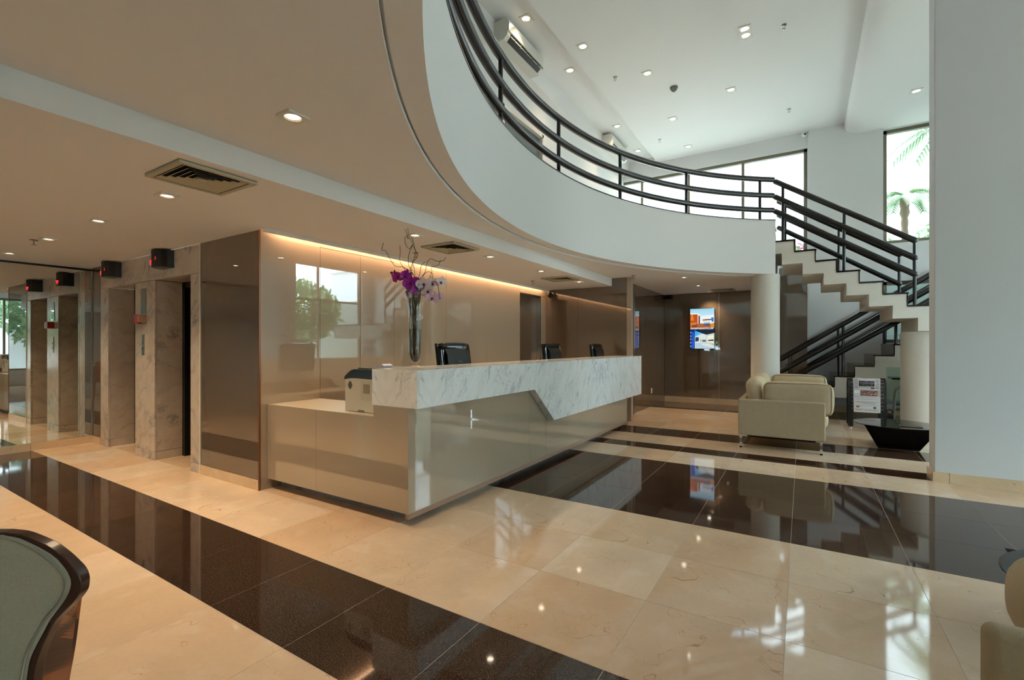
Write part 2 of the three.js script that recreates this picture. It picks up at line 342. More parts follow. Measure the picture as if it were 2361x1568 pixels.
// wall of the upper room: beam with the air conditioners and windows below it
{
  const w = structGroup('wall_gallery', 'white gallery wall with inner windows below a deep beam', 'wall');
  part('beam', box(-4.4, -3.98, 5.94, H3L, ZB, ZF), M.paint, w);
  part('wall_face', [box(-4.35, -4.15, FLOOR2, 4.1, ZB, ZF), box(-4.35, -4.15, 5.25, 5.94, ZB, ZF), box(-4.35, -4.15, 4.1, 5.25, -4.6, ZF), box(-4.35, -4.15, 4.1, 5.25, -6.35, -6.25), box(-4.35, -4.15, 4.1, 5.25, ZB, -7.75)], M.paint, w);
  for (const [a, b] of [[-4.6, -6.25], [-6.35, -7.75]]) {
    const wf = part('window_frame', [box(-4.2, -4.11, 4.06, 4.12, b, a), box(-4.2, -4.11, 5.21, 5.27, b, a), box(-4.2, -4.11, 4.06, 5.27, a - 0.05, a), box(-4.2, -4.11, 4.06, 5.27, b, b + 0.05)], M.trimWhite, w);
    part('pane', box(-4.19, -4.18, 4.1, 5.23, b, a), std({ color: 0x59666b, roughness: 0.05 }), wf);
  }
}

// ---- walls
// reception wall of beige glass panels, a flush door among them, and a recessed darker door at its end
{
  const w = structGroup('wall_reception', 'wall of glossy beige glass panels behind the reception counter', 'wall');
  part('wall_core', [box(XREC - 0.3, XREC - 0.015, 0, 2.58, -7.17, ZEL - 0.02), box(XREC - 0.3, XREC - 0.015, 2.29, 2.58, ZE1, -7.17), box(XREC - 0.3, XREC - 0.12, 0, 2.3, ZE1, -7.17)], M.grout, w);
  const p = (z0, z1, y0, y1, mat = M.beigeGlass, x = XREC) => part('panel', box(x - 0.012, x, y0, y1, z1 + 0.002, z0 - 0.002), mat, w);
  p(-2.462, -3.10, 0, 2.58); p(-3.10, -4.144, 2.375, 2.58); p(-3.10, -3.624, 0, 2.37); p(-3.624, -4.144, 0, 2.37);
  p(-4.144, -5.137, 0, 2.58); p(-5.137, -6.156, 0, 2.58); p(-6.156, -7.17, 0, 2.58); p(-7.17, ZE1, 2.295, 2.58); p(-7.95, ZE1, 0, 2.29);
  const d = part('recessed_door', box(XREC - 0.115, XREC - 0.10, 0, 2.29, -7.95, -7.17), M.taupeGlass, w);
  part('door_edge', box(XREC - 0.10, XREC + 0.004, 0, 2.29, -7.95, -7.925), M.chrome, w, 'chrome door edge'); void d;
}
const cove = thing('cove_light', 'warm light strip hidden in the ceiling slot above the beige glass wall', 'light', [-4.20, 2.5, -5.3]);
part('led_strip', box(-4.235, -4.205, 2.5, 2.51, ZE1 + 0.05, -2.6), M.coveLed, cove);
{ const l = new THREE.RectAreaLight(COVE, 22, 5.4, 0.05); l.position.set(-0.02, -0.01, 0); l.lookAt(0, 0, 0); l.rotation.set(-Math.PI / 2, 0, Math.PI / 2); cove.add(l); part('slot_lid', box(-4.28, -4.16, 2.52, 2.56, ZE1, ZEL), M.paint, cove); }

// lift wall: glossy taupe panel, then marble piers, jambs and lintel round two lift doors
{
  const w = structGroup('wall_lift', 'lift lobby wall of glossy taupe glass and grey marble slabs', 'wall');
  part('wall_core', [box(-5.37, XREC - 0.02, 0, H1, ZEL - 0.3, ZEL - 0.016), box(-8.6, -5.37, H1 - 0.29, H1, ZEL - 0.4, ZEL - 0.02), box(-8.6, -8.12, 0, H1, ZEL - 0.4, ZEL - 0.016), box(-6.92, -6.51, 0, H1, ZEL - 0.4, ZEL - 0.02), box(-5.55, -5.42, 0, H1, ZEL - 0.4, ZEL - 0.02)], M.grout, w);
  part('panel', box(-5.366, XREC - 0.012, 0.1, H1, ZEL - 0.014, ZEL), M.taupeGlass, w);
  part('panel', box(XL, -8.09, 0.1, H1, ZEL - 0.014, ZEL), M.taupeGlass, w);
  part('edge_strip', box(XREC - 0.012, XREC + 0.003, 0.0, H1, ZEL - 0.012, ZEL + 0.004), M.copper, w, 'copper-brown edge strip');
  part('edge_strip', box(-5.384, -5.367, 0.0, H1, ZEL - 0.01, ZEL + 0.008), M.trimWhite, w);
  part('skirting', box(-5.366, XREC - 0.012, 0, 0.096, ZEL - 0.014, ZEL + 0.006), M.creamEdge, w);
  part('skirting', box(XL, -8.09, 0, 0.096, ZEL - 0.014, ZEL + 0.006), M.creamEdge, w);
  const sl = (x0, x1, y0, y1, z0, z1, o) => part('marble_slab', boxUV(box(x0, x1, y0, y1, z0, z1, 0.004, 1), o, o * 1.7), M.lobbyStone, w);
  let o = 0.3;
  for (const [x0, x1] of [[-5.589, -5.385], [-6.985, -6.454], [-8.086, -7.83]]) { sl(x0, x1, 0.1, 2.112, ZEL - 0.025, ZEL, o += 0.37); sl(x0, x1, 0, 0.096, ZEL - 0.025, ZEL, o += 0.21); }
  sl(-6.02, -5.385, 2.115, H1, ZEL - 0.025, ZEL, 1.9); sl(-7.0, -6.023, 2.115, H1, ZEL - 0.025, ZEL, 2.4); sl(-8.086, -7.003, 2.115, H1, ZEL - 0.025, ZEL, 3.1);
  for (const [a, b] of [[-6.454, -5.589], [-7.83, -6.985]]) {
    sl(a - 0.025, a, 0.1, 2.112, ZEL - 0.3, ZEL - 0.026, a); sl(a - 0.025, a, 0, 0.096, ZEL - 0.3, ZEL - 0.026, a + 1);
    sl(b, b + 0.025, 0.1, 2.112, ZEL - 0.3, ZEL - 0.026, b); sl(b, b + 0.025, 0, 0.096, ZEL - 0.3, ZEL - 0.026, b + 1);
    sl(a, b, 2.115, 2.14, ZEL - 0.3, ZEL - 0.026, a + 0.4);
  }
}
[[-6.454, -5.589, 'brushed steel lift door in the marble opening beside the taupe panel'], [-7.83, -6.985, 'brushed steel lift door in the marble opening beside the mirror']].forEach(([a, b, label], i) => {
  const d = structGroup(`door_${i + 1}`, label, 'lift door', [(a + b) / 2, 0, ZEL - 0.35]);
  part('door_frame', [box(a, a + 0.07, 0, 2.115, ZEL - 0.37, ZEL - 0.29), box(b - 0.07, b, 0, 2.115, ZEL - 0.37, ZEL - 0.29), box(a, b, 2.05, 2.115, ZEL - 0.37, ZEL - 0.29)], M.darkSteel, d);
  part('door_leaf', box(a + 0.07, (a + b) / 2 - 0.002, 0.005, 2.05, ZEL - 0.40, ZEL - 0.37), M.steel, d);
  part('door_leaf', box((a + b) / 2 + 0.002, b - 0.07, 0.005, 2.05, ZEL - 0.40, ZEL - 0.37), M.steel, d);
});
// mirror wall at the end of the lobby
{
  const w = structGroup('wall_left', 'mirror-clad wall at the end of the lift lobby', 'wall');
  part('wall_core', [box(XL - 0.3, XL - 0.012, 0, 2.6, -3.2, ZF)], M.paintWall, w);
  part('mirror_panel', box(XL - 0.01, XL, 0.1, 2.375, -2.318, -1.2), M.mirror, w);
  part('mirror_panel', box(XL - 0.01, XL, 0.1, 2.375, -1.196, 0.6), M.mirror, w);
  part('mirror_panel', box(XL - 0.01, XL, 0.1, 2.375, 0.604, 2.4), M.mirror, w);
  part('mirror_strip', box(XL - 0.01, XL + 0.004, 0.1, 2.375, ZEL + 0.012, -2.322, 0.003, 1), M.mirror, w);
  part('plaster', box(XL - 0.01, XL, 0.1, 2.42, 2.404, ZF), M.paintWall, w);
  part('top_rail', box(XL - 0.01, XL + 0.006, 2.376, 2.402, ZEL, 2.4), M.black, w, 'black strip above the mirror'); part('plaster', box(XL - 0.01, XL, 2.402, H1, ZEL, 2.4), M.paintWall, w);
  for (const [a, b] of [[ZEL, -1.84], [-1.838, -0.6], [-0.598, 0.7], [0.702, ZF]]) part('skirting', box(XL - 0.01, XL + 0.012, 0, 0.098, a, b - 0.002), M.creamEdge, w);
}
// short end wall of the reception, the side wall beyond it, and the far wall with the screen
{
  const w = structGroup('wall_counter_end', 'glossy taupe glass wall at the far end of the counter', 'wall');
  part('wall_core', box(XREC - 0.1, -2.60, 0, 2.58, ZE1 - 0.11, ZE1 - 0.013), M.grout, w);
  part('panel', box(XREC, -3.602, 0, 2.58, ZE1 - 0.012, ZE1), M.taupeGlass, w); part('panel', box(-3.598, -2.66, 0, 2.58, ZE1 - 0.012, ZE1), M.taupeGlass, w);
  part('panel', box(-2.656, -2.575, 0, 2.58, ZE1 - 0.11, ZE1), M.beigeGlass, w, 'narrow beige end panel');
}
{
  const w = structGroup('wall_side', 'glossy taupe glass side wall between the counter and the screen', 'wall');
  part('wall_core', box(-3.1, -2.853, 0, 2.58, ZEND - 0.3, -9.14), M.grout, w);
  part('panel', box(-2.852, -2.84, 0, 2.58, -10.32, -9.12), M.taupeGlass, w); part('panel', box(-2.852, -2.84, 0, 2.58, ZEND, -10.324), M.taupeGlass, w);
  part('door_jamb', box(-2.87, -2.80, 0, 2.35, -9.12, -9.02), M.steel, w, 'brushed steel door jamb');
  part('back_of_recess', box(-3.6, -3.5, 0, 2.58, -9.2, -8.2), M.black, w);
}
{
  const w = structGroup('wall_end', 'far wall of glossy taupe glass panels around the wall screen', 'wall');
  part('wall_core', [box(-3.1, -0.42, 0, 2.58, ZEND - 0.3, ZEND - 0.013), box(-0.42, 0.083, 0, 3.0, ZEND - 0.3, ZEND - 0.013)], M.grout, w);
  const xs = [-2.838, -2.357, -1.619, -0.88, -0.43, 0.083];
  for (let i = 0; i < 5; i++) part('panel', box(xs[i] + 0.003, xs[i + 1] - 0.003, 0.132, i < 4 ? 2.58 : 3.0, ZEND - 0.012, ZEND), M.taupeGlass, w);
  part('joint_strip', box(-1.624, -1.614, 0.132, 2.56, ZEND - 0.01, ZEND + 0.003), M.beigeGlass, w);
  for (const [a, b] of [[-2.838, -1.7], [-1.697, -0.6], [-0.597, 0.083]]) part('skirting', box(a, b, 0, 0.13, ZEND - 0.01, ZEND + 0.012), M.creamEdge, w);
}
// a window in a wall across z (or across x when turned): frame bars and panes
function windowUnit(n, label, at, axis, a0, a1, y0, y1, bars, transoms, depth = 0.1, fw = 0.07) {
  const o = axis === 'z' ? [(a0 + a1) / 2, y0, at] : [at, y0, (a0 + a1) / 2];
  const g = structGroup(`window_${n}`, label, 'window', o);
  const bx = (p0, p1, q0, q1, d = depth) => axis === 'z' ? box(p0, p1, q0, q1, at - d / 2, at + d / 2) : box(at - d / 2, at + d / 2, q0, q1, p0, p1);
  part('window_frame', [bx(a0, a1, y0, y0 + fw), bx(a0, a1, y1 - fw, y1), bx(a0, a0 + fw, y0, y1), bx(a1 - fw, a1, y0, y1)], M.frame, g);
  const xs = [a0 + fw, ...bars, a1 - fw], ys = [y0 + fw, ...transoms, y1 - fw];
  for (const b of bars) part('mullion', bx(b - 0.03, b + 0.03, y0 + fw, y1 - fw, depth * 0.8), M.frame, g);
  for (const t of transoms) part('transom', bx(a0 + fw, a1 - fw, t - 0.03, t + 0.03, depth * 0.7), M.frame, g);
  for (let i = 0; i + 1 < xs.length; i++) for (let j = 0; j + 1 < ys.length; j++) {
    const e = (k, n2) => (k === 0 || k === n2 - 1 ? 0 : 0.03);
    part('pane', bx(xs[i] + e(i, xs.length), xs[i + 1] - e(i + 1, xs.length), ys[j] + e(j, ys.length), ys[j + 1] - e(j + 1, ys.length), 0.006), M.pane, g);
  }
  return g;
}
// back wall with the gallery window, the pier and the stair windows
{
  const w = structGroup('wall_back', 'light grey back wall behind the stair with a broad pier', 'wall');
  part('wall_face', [box(XL, -4.75, 0, 6.5, ZB - 0.3, ZB), box(-4.75, 0.09, 5.8, 6.5, ZB - 0.3, ZB), box(-4.75, 0.09, 0, 3.42, ZB - 0.3, ZB), box(0.09, 1.434, 0, 6.5, ZB - 0.3, ZB), box(1.434, 3.6, 5.86, 6.5, ZB - 0.3, ZB), box(1.434, 3.6, 2.68, 3.47, ZB - 0.3, ZB), box(1.434, 3.6, 0, 1.40, ZB - 0.3, ZB), box(3.6, XR, 0, 6.5, ZB - 0.3, ZB)], M.paintWall, w);
  part('pier', box(0.10, 1.43, 0, 6.2, ZB, ZB + 0.06), M.paintWall, w);
  }
{ const w = structGroup('wall_stair', 'low grey wall with cream skirting under the stair', 'wall', [0.9, 0, ZEND]); part('wall_face', box(0.21, 1.6, 0, 0.355, ZEND - 0.06, ZEND), M.paintWall, w); part('skirting', box(0.21, 1.6, 0, 0.13, ZEND, ZEND + 0.015), M.creamEdge, w); }
windowUnit(1, 'wide gallery window with bronze frame behind the railing', ZB - 0.12, 'z', -4.75, 0.09, 3.42, 5.80, [-3.667, -2.473, -1.223], []);
windowUnit(2, 'tall window beside the pier with palm trees outside', ZB - 0.12, 'z', 1.434, 3.6, 3.47, 5.86, [2.9], []);
windowUnit(3, 'low window at the stair landing behind the round column', ZB - 0.12, 'z', 1.434, 3.6, 1.40, 2.68, [2.5], []);
// right wall: tall shop-front glazing on two levels
struct('wall_right', [box(XR, XR + 0.3, 0, 0.5, ZB, ZF), box(XR, XR + 0.3, 4.2, 6.5, ZB, -6.5), box(XR, XR + 0.3, 2.9, 6.5, -6.1, ZF), box(XR, XR + 0.3, 0.5, 4.2, ZB, -12.0), box(XR, XR + 0.3, 0.5, 2.9, 0.9, ZF), box(XR, XR + 0.3, 0.5, 6.5, -6.5, -6.1)], M.paintWall, 'white wall around the side glazing', 'wall');
windowUnit(4, 'tall side glazing beyond the stair', XR + 0.15, 'x', -12.0, -6.5, 0.5, 4.2, [-10.2, -8.4], [2.9]);
windowUnit(5, 'side glazing beside the lounge', XR + 0.15, 'x', -6.1, 0.9, 0.5, 2.9, [-4.3, -2.5, -0.8], []);
// front wall behind the camera: ground floor glazing with the way in, wall above
struct('wall_front', [box(XL, XR, 2.5, 6.5, ZF, ZF + 0.3), box(XL, -6.4, 0, 2.5, ZF, ZF + 0.3), box(-3.9, XR, 0, 2.5, ZF, ZF + 0.3)], M.paintWall, 'white front wall around the street glazing', 'wall');
windowUnit(6, 'street glazing facing the lift lobby', ZF + 0.15, 'z', -6.4, -3.9, 0, 2.5, [-5.2], [2.1]);
struct('wall_outer', box(XL - 0.3, XL, 2.6, 6.5, ZB, ZF), M.paintWall, 'outer wall of the upper floor', 'wall');
// broad grey pier at the right with its marble foot
{
  const w = structGroup('wall_pier', 'broad smooth grey wall pier with cream marble skirting', 'wall', [1.9, 0, -6.26]);
  part('plaster', box(1.11, 2.7, 0, 5.95, -6.384, -6.143, 0.006, 1), M.paintWall, w);
  for (const [a, b] of [[1.095, 1.215], [1.218, 1.95], [1.953, 2.71]]) part('skirting', box(a, b, 0, 0.1, -6.16, -6.128), M.creamEdge, w);
  part('skirting', box(1.093, 1.112, 0, 0.1, -6.39, -6.162), M.creamEdge, w);
}

// ------------------------------------------------------------------ stair
let STAIR;
const ZS0 = -9.295, ZS1 = -10.75, ZL0 = -10.78, ZL1 = -12.38;
{
  const st = thing('staircase', 'white stucco staircase with dark stone treads and stepped underside', 'staircase', [1.0, 0, -10.8]);
  const up = [[-0.43, 3.13], [-0.124, 3.13], [-0.124, 2.93], [0.175, 2.93], [0.175, 2.737], [0.467, 2.737], [0.467, 2.536], [0.765, 2.536], [0.765, 2.336], [1.065, 2.336], [1.065, 2.138], [1.36, 2.138], [1.36, 1.94], [3.6, 1.94], [3.6, 1.56], [1.79, 1.56], [1.79, 1.565], [1.49, 1.565], [1.49, 1.765], [1.19, 1.765], [1.19, 1.965], [0.895, 1.965], [0.895, 2.155], [0.605, 2.155], [0.605, 2.352], [0.297, 2.352], [0.297, 2.544], [0.0, 2.544], [0.0, 2.735], [-0.304, 2.735], [-0.304, 2.93], [-0.43, 2.93]];
  part('upper_flight', prismZ(up, ZS1, ZS0), M.stucco, st);
  const lo = [[0.09, 0], [0.09, 0.35], [0.22, 0.35], [0.22, 0.55], [0.518, 0.55], [0.518, 0.748], [0.827, 0.748], [0.827, 0.95], [1.121, 0.95], [1.121, 1.15], [1.405, 1.15], [1.405, 1.35], [1.70, 1.35], [1.70, 1.55], [2.0, 1.55], [2.0, 1.745], [2.3, 1.745], [2.3, 1.94], [3.6, 1.94], [3.6, 1.56], [2.6, 1.56], [2.6, 0.36], [0.3, 0.36], [0.2, 0.2], [0.2, 0]];
  part('lower_flight', prismZ(lo, ZL1, ZL0), M.stucco, st); part('first_steps', prismZ([[-0.38, 0], [-0.38, 0.16], [-0.08, 0.16], [-0.08, 0.35], [0.09, 0.35], [0.09, 0]], ZEND + 0.012, ZL0), M.stucco, st);
  part('landing', box(2.3, 3.6, 1.56, 1.94, ZL0, ZS1), M.stucco, st);
  const T = (x0, x1, y, z0, z1, side) => { // a tread with its riser below the front edge
    part('tread', box(x0, x1, y - 0.022, y + 0.006, z0 - 0.004, z1 + 0.012, 0.004, 1), M.stairStone, st);
    void side;
  };
  const R = (x0, x1, y0, y1, z0, z1) => part('riser', box(x0, x1, y0, y1, z0 - 0.002, z1 + 0.006), M.stairStone, st);
  const ux = [-0.43, -0.124, 0.175, 0.467, 0.765, 1.065, 1.36, 3.6], uy = [3.15, 2.95, 2.757, 2.556, 2.356, 2.158, 1.96];
  for (let i = 0; i < 7; i++) { T(ux[i], ux[i + 1] + (i < 6 ? 0.022 : 0), uy[i], ZS1, ZS0); if (i) R(ux[i] - 0.004, ux[i] + 0.012, uy[i] + 0.006, uy[i - 1] - 0.022, ZS1, ZS0); }
  R(-0.43, -0.415, 3.156, 3.5, ZS1, ZS0);
  const lx = [-0.38, -0.08, 0.22, 0.518, 0.827, 1.121, 1.405, 1.70, 2.0, 2.3], ly = [0.18, 0.37, 0.57, 0.768, 0.97, 1.17, 1.37, 1.57, 1.765, 1.96];
  for (let i = 0; i < 10; i++) { const zb = i < 2 ? ZEND + 0.012 : ZL1; T(lx[i] - 0.022, i < 9 ? lx[i + 1] : 3.6, ly[i], zb, ZL0); R(lx[i] - 0.012, lx[i] + 0.004, i ? ly[i - 1] + 0.006 : 0.0, ly[i] - 0.022, zb, ZL0); }
  STAIR = st;
}
// railings: three round rails on thin posts
function railing(name, label, rails, posts, at) {
  const g = name ? thing(name, label, 'railing', at) : STAIR;      // the stair's own railings are parts of the stair
  for (const p of rails) part('handrail', p, M.rail, g);
  for (const [a, b] of posts) part('post', bar(a, b, 0.024, 10), M.rail, g);
  return g;
}
const RR = 0.045;
{
  const rails = [0.724, 0.448, 0.194].map((h) => new THREE.TubeGeometry(new THREE.CatmullRomCurve3(arc(CR + 0.06, A0 + 0.04, A1, 90).map(([x, z]) => V3(x, KERB + h, z))), 220, RR, 12));
  const posts = []; for (let k = -4; k <= 5; k++) { const a = (153.8 + 15.42 * k) * Math.PI / 180; if (a < A0 + 0.1 || a > A1) continue; const [x, z] = arcPt(CR + 0.06, a); posts.push([V3(x, KERB, z), V3(x, KERB + 0.724, z)]); }
  railing('gallery_railing', 'black three-rail tube railing along the curved gallery edge', rails, posts, [CC[0], KERB, CC[1]]);
  const sl = -0.198 / 0.297, top = (x, h) => 2.556 + h + (x - 0.574) * sl;
  const flight = (z, x0, x1) => [0.99, 0.722, 0.472].map((h) => merged([bar(V3(x0, top(x0, h), z), V3(x1, top(x1, h), z), RR, 12), new THREE.SphereGeometry(RR, 12, 8).translate(x0, top(x0, h), z), new THREE.SphereGeometry(RR, 12, 8).translate(x1, top(x1, h), z)]));
  const ps = (z) => [[-0.29, 3.15], [0.574, 2.556], [1.458, 1.96]].map(([x, y]) => [V3(x, y, z), V3(x, top(x, 0.99), z)]);
  railing(null, null, flight(ZS0 - 0.05, -0.40, 1.458), ps(ZS0 - 0.05), [0.5, 2.5, ZS0 - 0.05]);
  railing(null, null, flight(ZS1 + 0.06, -0.40, 1.458), ps(ZS1 + 0.06), [0.5, 2.5, ZS1 + 0.06]);
  const lt = (x, h) => 0.768 + h + (x - 0.65) * 0.667;
  const low = (z) => [0.99, 0.74, 0.48].map((h) => merged([bar(V3(-0.36, lt(-0.36, h), z), V3(2.3, lt(2.3, h), z), RR + 0.006, 12), new THREE.SphereGeometry(RR + 0.006, 12, 8).translate(-0.36, lt(-0.36, h), z)]));
  const lp = (z) => [[-0.22, 0.18], [0.65, 0.768], [1.43, 1.37], [2.25, 1.765]].map(([x, y]) => [V3(x, y, z), V3(x, lt(x, 0.99), z)]);
  railing(null, null, low(ZL0 - 0.06), lp(ZL0 - 0.06), [0.6, 0.7, ZL0 - 0.06]);
  railing(null, null, low(ZL1 + 0.1), lp(ZL1 + 0.1), [0.6, 0.7, ZL1 + 0.1]);
}
// round stucco columns
solo('column', new THREE.CylinderGeometry(0.225, 0.225, 2.58, 48, 1).translate(-0.56, 1.29, -9.36), std({ color: M.stucco.color, roughness: 0.95, bumpMap: (() => { const t = stuccoBump.clone(); t.repeat.set(2.4, 4.3); return t; })(), bumpScale: 0.006 }), 'rough white stucco round column under the gallery end behind the sofa', 'column');
solo('column', new THREE.CylinderGeometry(0.32, 0.32, 1.56, 56, 1).translate(1.66, 0.78, -9.72), std({ color: M.stucco.color, roughness: 0.95, bumpMap: (() => { const t = stuccoBump.clone(); t.repeat.set(3.8, 2.6); return t; })(), bumpScale: 0.006 }), 'wide white stucco round column under the stair landing', 'column');

// ------------------------------------------------------------------ reception counter
{
  const c = thing('reception_counter', 'long reception counter of beige glass panels with stepped low end', 'counter', [-2.66, 0, -5.1]);
  part('kick_base', [box(-4.27, -2.585, 0, 0.1, -2.66, -3.0), box(-2.75, -2.585, 0, 0.1, -7.5, -2.66)], M.kick, c, 'stained grey kick base');
  part('carcass', [box(-4.272, -2.5, 0.1, 0.775, -3.09, -2.55), box(-2.84, -2.49, 0.1, 0.88, -4.28, -2.55), box(-2.84, -2.49, 0.1, 0.5, -7.58, -4.28)], M.woodEdge, c);
  part('end_panel', prismZ([[-4.275, 0.1], [-3.552, 0.1], [-3.552, 0.794], [-4.275, 0.794]], -2.544, -2.53), M.beigeGlass, c);
  part('end_panel', prismZ([[-3.549, 0.1], [-2.472, 0.1], [-2.472, 0.884], [-2.839, 0.884], [-2.839, 0.794], [-3.549, 0.794]], -2.544, -2.53), M.beigeGlass, c);
  const notch = (z) => (z > -4.292 ? 0.884 : z > -4.745 ? 0.884 - (-4.292 - z) / 0.453 * 0.38 : 0.504);
  for (const [a, b] of [[-2.532, -4.326], [-4.329, -4.702], [-4.705, -7.59]]) {
    const top = []; for (const z of [a, -4.292, -4.745, b]) if (z <= a && z >= b) top.push([z, notch(z) - 0.001]);
    const pts = [[a, 0.1], ...top, [b, 0.1]].map(([z, y]) => [z, y]);
    part('front_panel', prismX(pts, -2.484, -2.47), M.beigeGlass, c);
  }
  part('bottom_edge', box(-2.5, -2.466, 0.062, 0.1, -7.59, -2.53), M.woodEdge, c, 'pinkish wooden bottom edge');
  part('desk_top', box(-4.275, -2.84, 0.775, 0.796, -3.098, -2.545), std({ color: 0xe8dcc4, roughness: 0.15 }), c, 'cream stone top of the low end');
  part('end_cap', box(-2.84, -2.49, 0.1, 0.5, -7.59, -7.58), M.beigeGlass, c);
  // white marble worktop band with its drop
  const m = thing('marble_worktop', 'white veined marble worktop band with a slanted drop on the reception counter', 'worktop', [-2.62, 0.885, -5.3]);
  part('marble_block', boxUV(prismX([[-2.53, 0.885], [-2.53, 1.165], [-4.376, 1.165], [-4.376, 0.815], [-4.292, 0.885]], -2.855, -2.382), 0.3, 0.4), M.carrara, m);
  part('marble_block', boxUV(prismX([[-4.3785, 0.8129], [-4.3785, 1.165], [-8.11, 1.165], [-8.11, 0.505], [-4.745, 0.505]], -2.855, -2.382), 1.4, 0.9), M.carrara, m);
}
{
  const d = thing('staff_desk', 'low cream staff desk behind the marble worktop', 'desk', [-3.1, 0, -5.5]);
  part('desk_top', box(-3.35, -2.86, 0.715, 0.745, -7.95, -3.4), std({ color: 0xd9cbb0, roughness: 0.4 }), d);
  for (const z of [-3.45, -5.6, -7.9]) part('side_panel', box(-3.33, -2.865, 0, 0.715, z - 0.02, z + 0.02), M.woodEdge, d);
}
// computer monitors, seen from behind
{
  const logo = (() => { const cv = document.createElement('canvas'); cv.width = 256; cv.height = 48; const x = cv.getContext('2d'); x.fillStyle = '#0b0b0d'; x.fillRect(0, 0, 256, 48); x.fillStyle = '#9a9da3'; x.font = 'bold 34px sans-serif'; x.textAlign = 'center'; x.fillText('SAMSUNG', 128, 36); const t = new THREE.CanvasTexture(cv); t.colorSpace = THREE.SRGBColorSpace; return t; })();
  const labels = ['black computer monitor beside the orchid vase on the staff desk', 'black computer monitor in the middle of the staff desk', 'black computer monitor at the far end of the staff desk by the taupe wall'];
  let first;
  [[-3.70, 0], [-5.87, 0], [-7.55, 0]].forEach(([z], i) => {
    if (i) { copyThing(first, 'computer_monitor', [-2.97, 0.745, z], labels[i]); return; }
    const m = first = thing('computer_monitor', labels[0], 'monitor', [-2.97, 0.745, z], 'computer monitors on the staff desk');
    const tilt = 0.14, put = (g) => g.rotateZ(tilt).translate(-2.97, 1.19, z);
    part('shell', put(softBox(0.05, 0.36, 0.48, 0.02, 0.05, 8)), M.blackGloss, m);
    part('bezel', put(box(-0.035, -0.018, -0.185, 0.185, -0.245, 0.245, 0.012)), M.black, m);
    part('back_cover', put(prismZ([[0.02, -0.14], [0.05, -0.1], [0.055, 0.06], [0.03, 0.12], [0.02, 0.12]], -0.17, 0.17)), M.black, m);
    const l = new THREE.PlaneGeometry(0.085, 0.016); l.rotateY(Math.PI / 2).translate(0.0575, -0.01, -0.02); part('maker_name', put(l), std({ map: logo, roughness: 0.4 }), m, 'maker name printed in grey');
    part('screen', put(box(-0.037, -0.034, -0.165, 0.165, -0.225, 0.225)), std({ color: 0x11141a, roughness: 0.1 }), m);
    part('neck', box(-2.985, -2.945, 0.76, 1.1, z - 0.03, z + 0.03, 0.01), M.black, m);
    part('foot', box(-3.07, -2.88, 0.745, 0.762, z - 0.12, z + 0.12, 0.008), M.black, m);
  });
}
// printer on the low end
{
  const p = thing('printer', 'cream office printer with black top on the low end of the counter', 'printer', [-3.05, 0.796, -2.82]);
  const X0 = -3.296, X1 = -2.90, Z0 = -2.63, Z1 = -3.06;
  part('body', prismZ([[X0, 0.80], [X1, 0.80], [X1, 1.07], [-3.12, 1.075], [-3.23, 1.075], [X0, 1.062]], Z1, Z0), std({ color: 0xc8c2b2, roughness: 0.55 }), p);
  const topP = []; for (let k = 0; k <= 8; k++) topP.push([mix(X0 - 0.004, -3.17, k / 8), 1.085 + 0.065 * Math.sin(k / 8 * Math.PI / 2)]);
  part('lid', prismZ([[X0 - 0.004, 1.062], [-3.25, 1.072], [-3.17, 1.08], [X1, 1.074], [X1, 1.146], ...topP.reverse()], Z1, Z0 + 0.005), M.black, p, 'glossy black lid');
  part('output_tray', box(-3.19, X1, 1.146, 1.162, Z1 + 0.04, Z0 - 0.04, 0.005), M.greyPlastic, p);
  part('paper_sheet', prismZ([[-3.07, 1.162], [-2.98, 1.162], [-2.97, 1.178], [-3.0, 1.192], [-3.05, 1.186]], -2.86, -2.76), std({ color: 0xd8d4e2, roughness: 0.8 }), p, 'curled paper sheet');
  const vent = []; for (let k = -4; k <= 4; k++) vent.push(box(-3.232 + k * 0.0055 - 0.002, -3.232 + k * 0.0055 + 0.002, 1.015 - 0.034 * Math.cos(k / 4.6 * 1.4), 1.015 + 0.034 * Math.cos(k / 4.6 * 1.4), Z0, Z0 + 0.002));
  part('speaker_grille', vent, M.greyPlastic, p); part('side_panel', box(-3.10, X1, 0.895, 1.055, Z0, Z0 + 0.003), std({ color: 0xbfb9a9, roughness: 0.6 }), p);
  part('side_label', box(-3.068, -2.99, 0.955, 1.03, Z0 + 0.003, Z0 + 0.004), std({ color: 0x968c74, roughness: 0.8 }), p); part('handle', box(-3.135, -3.06, 0.802, 0.814, Z0, Z0 + 0.003), M.greyPlastic, p);
}

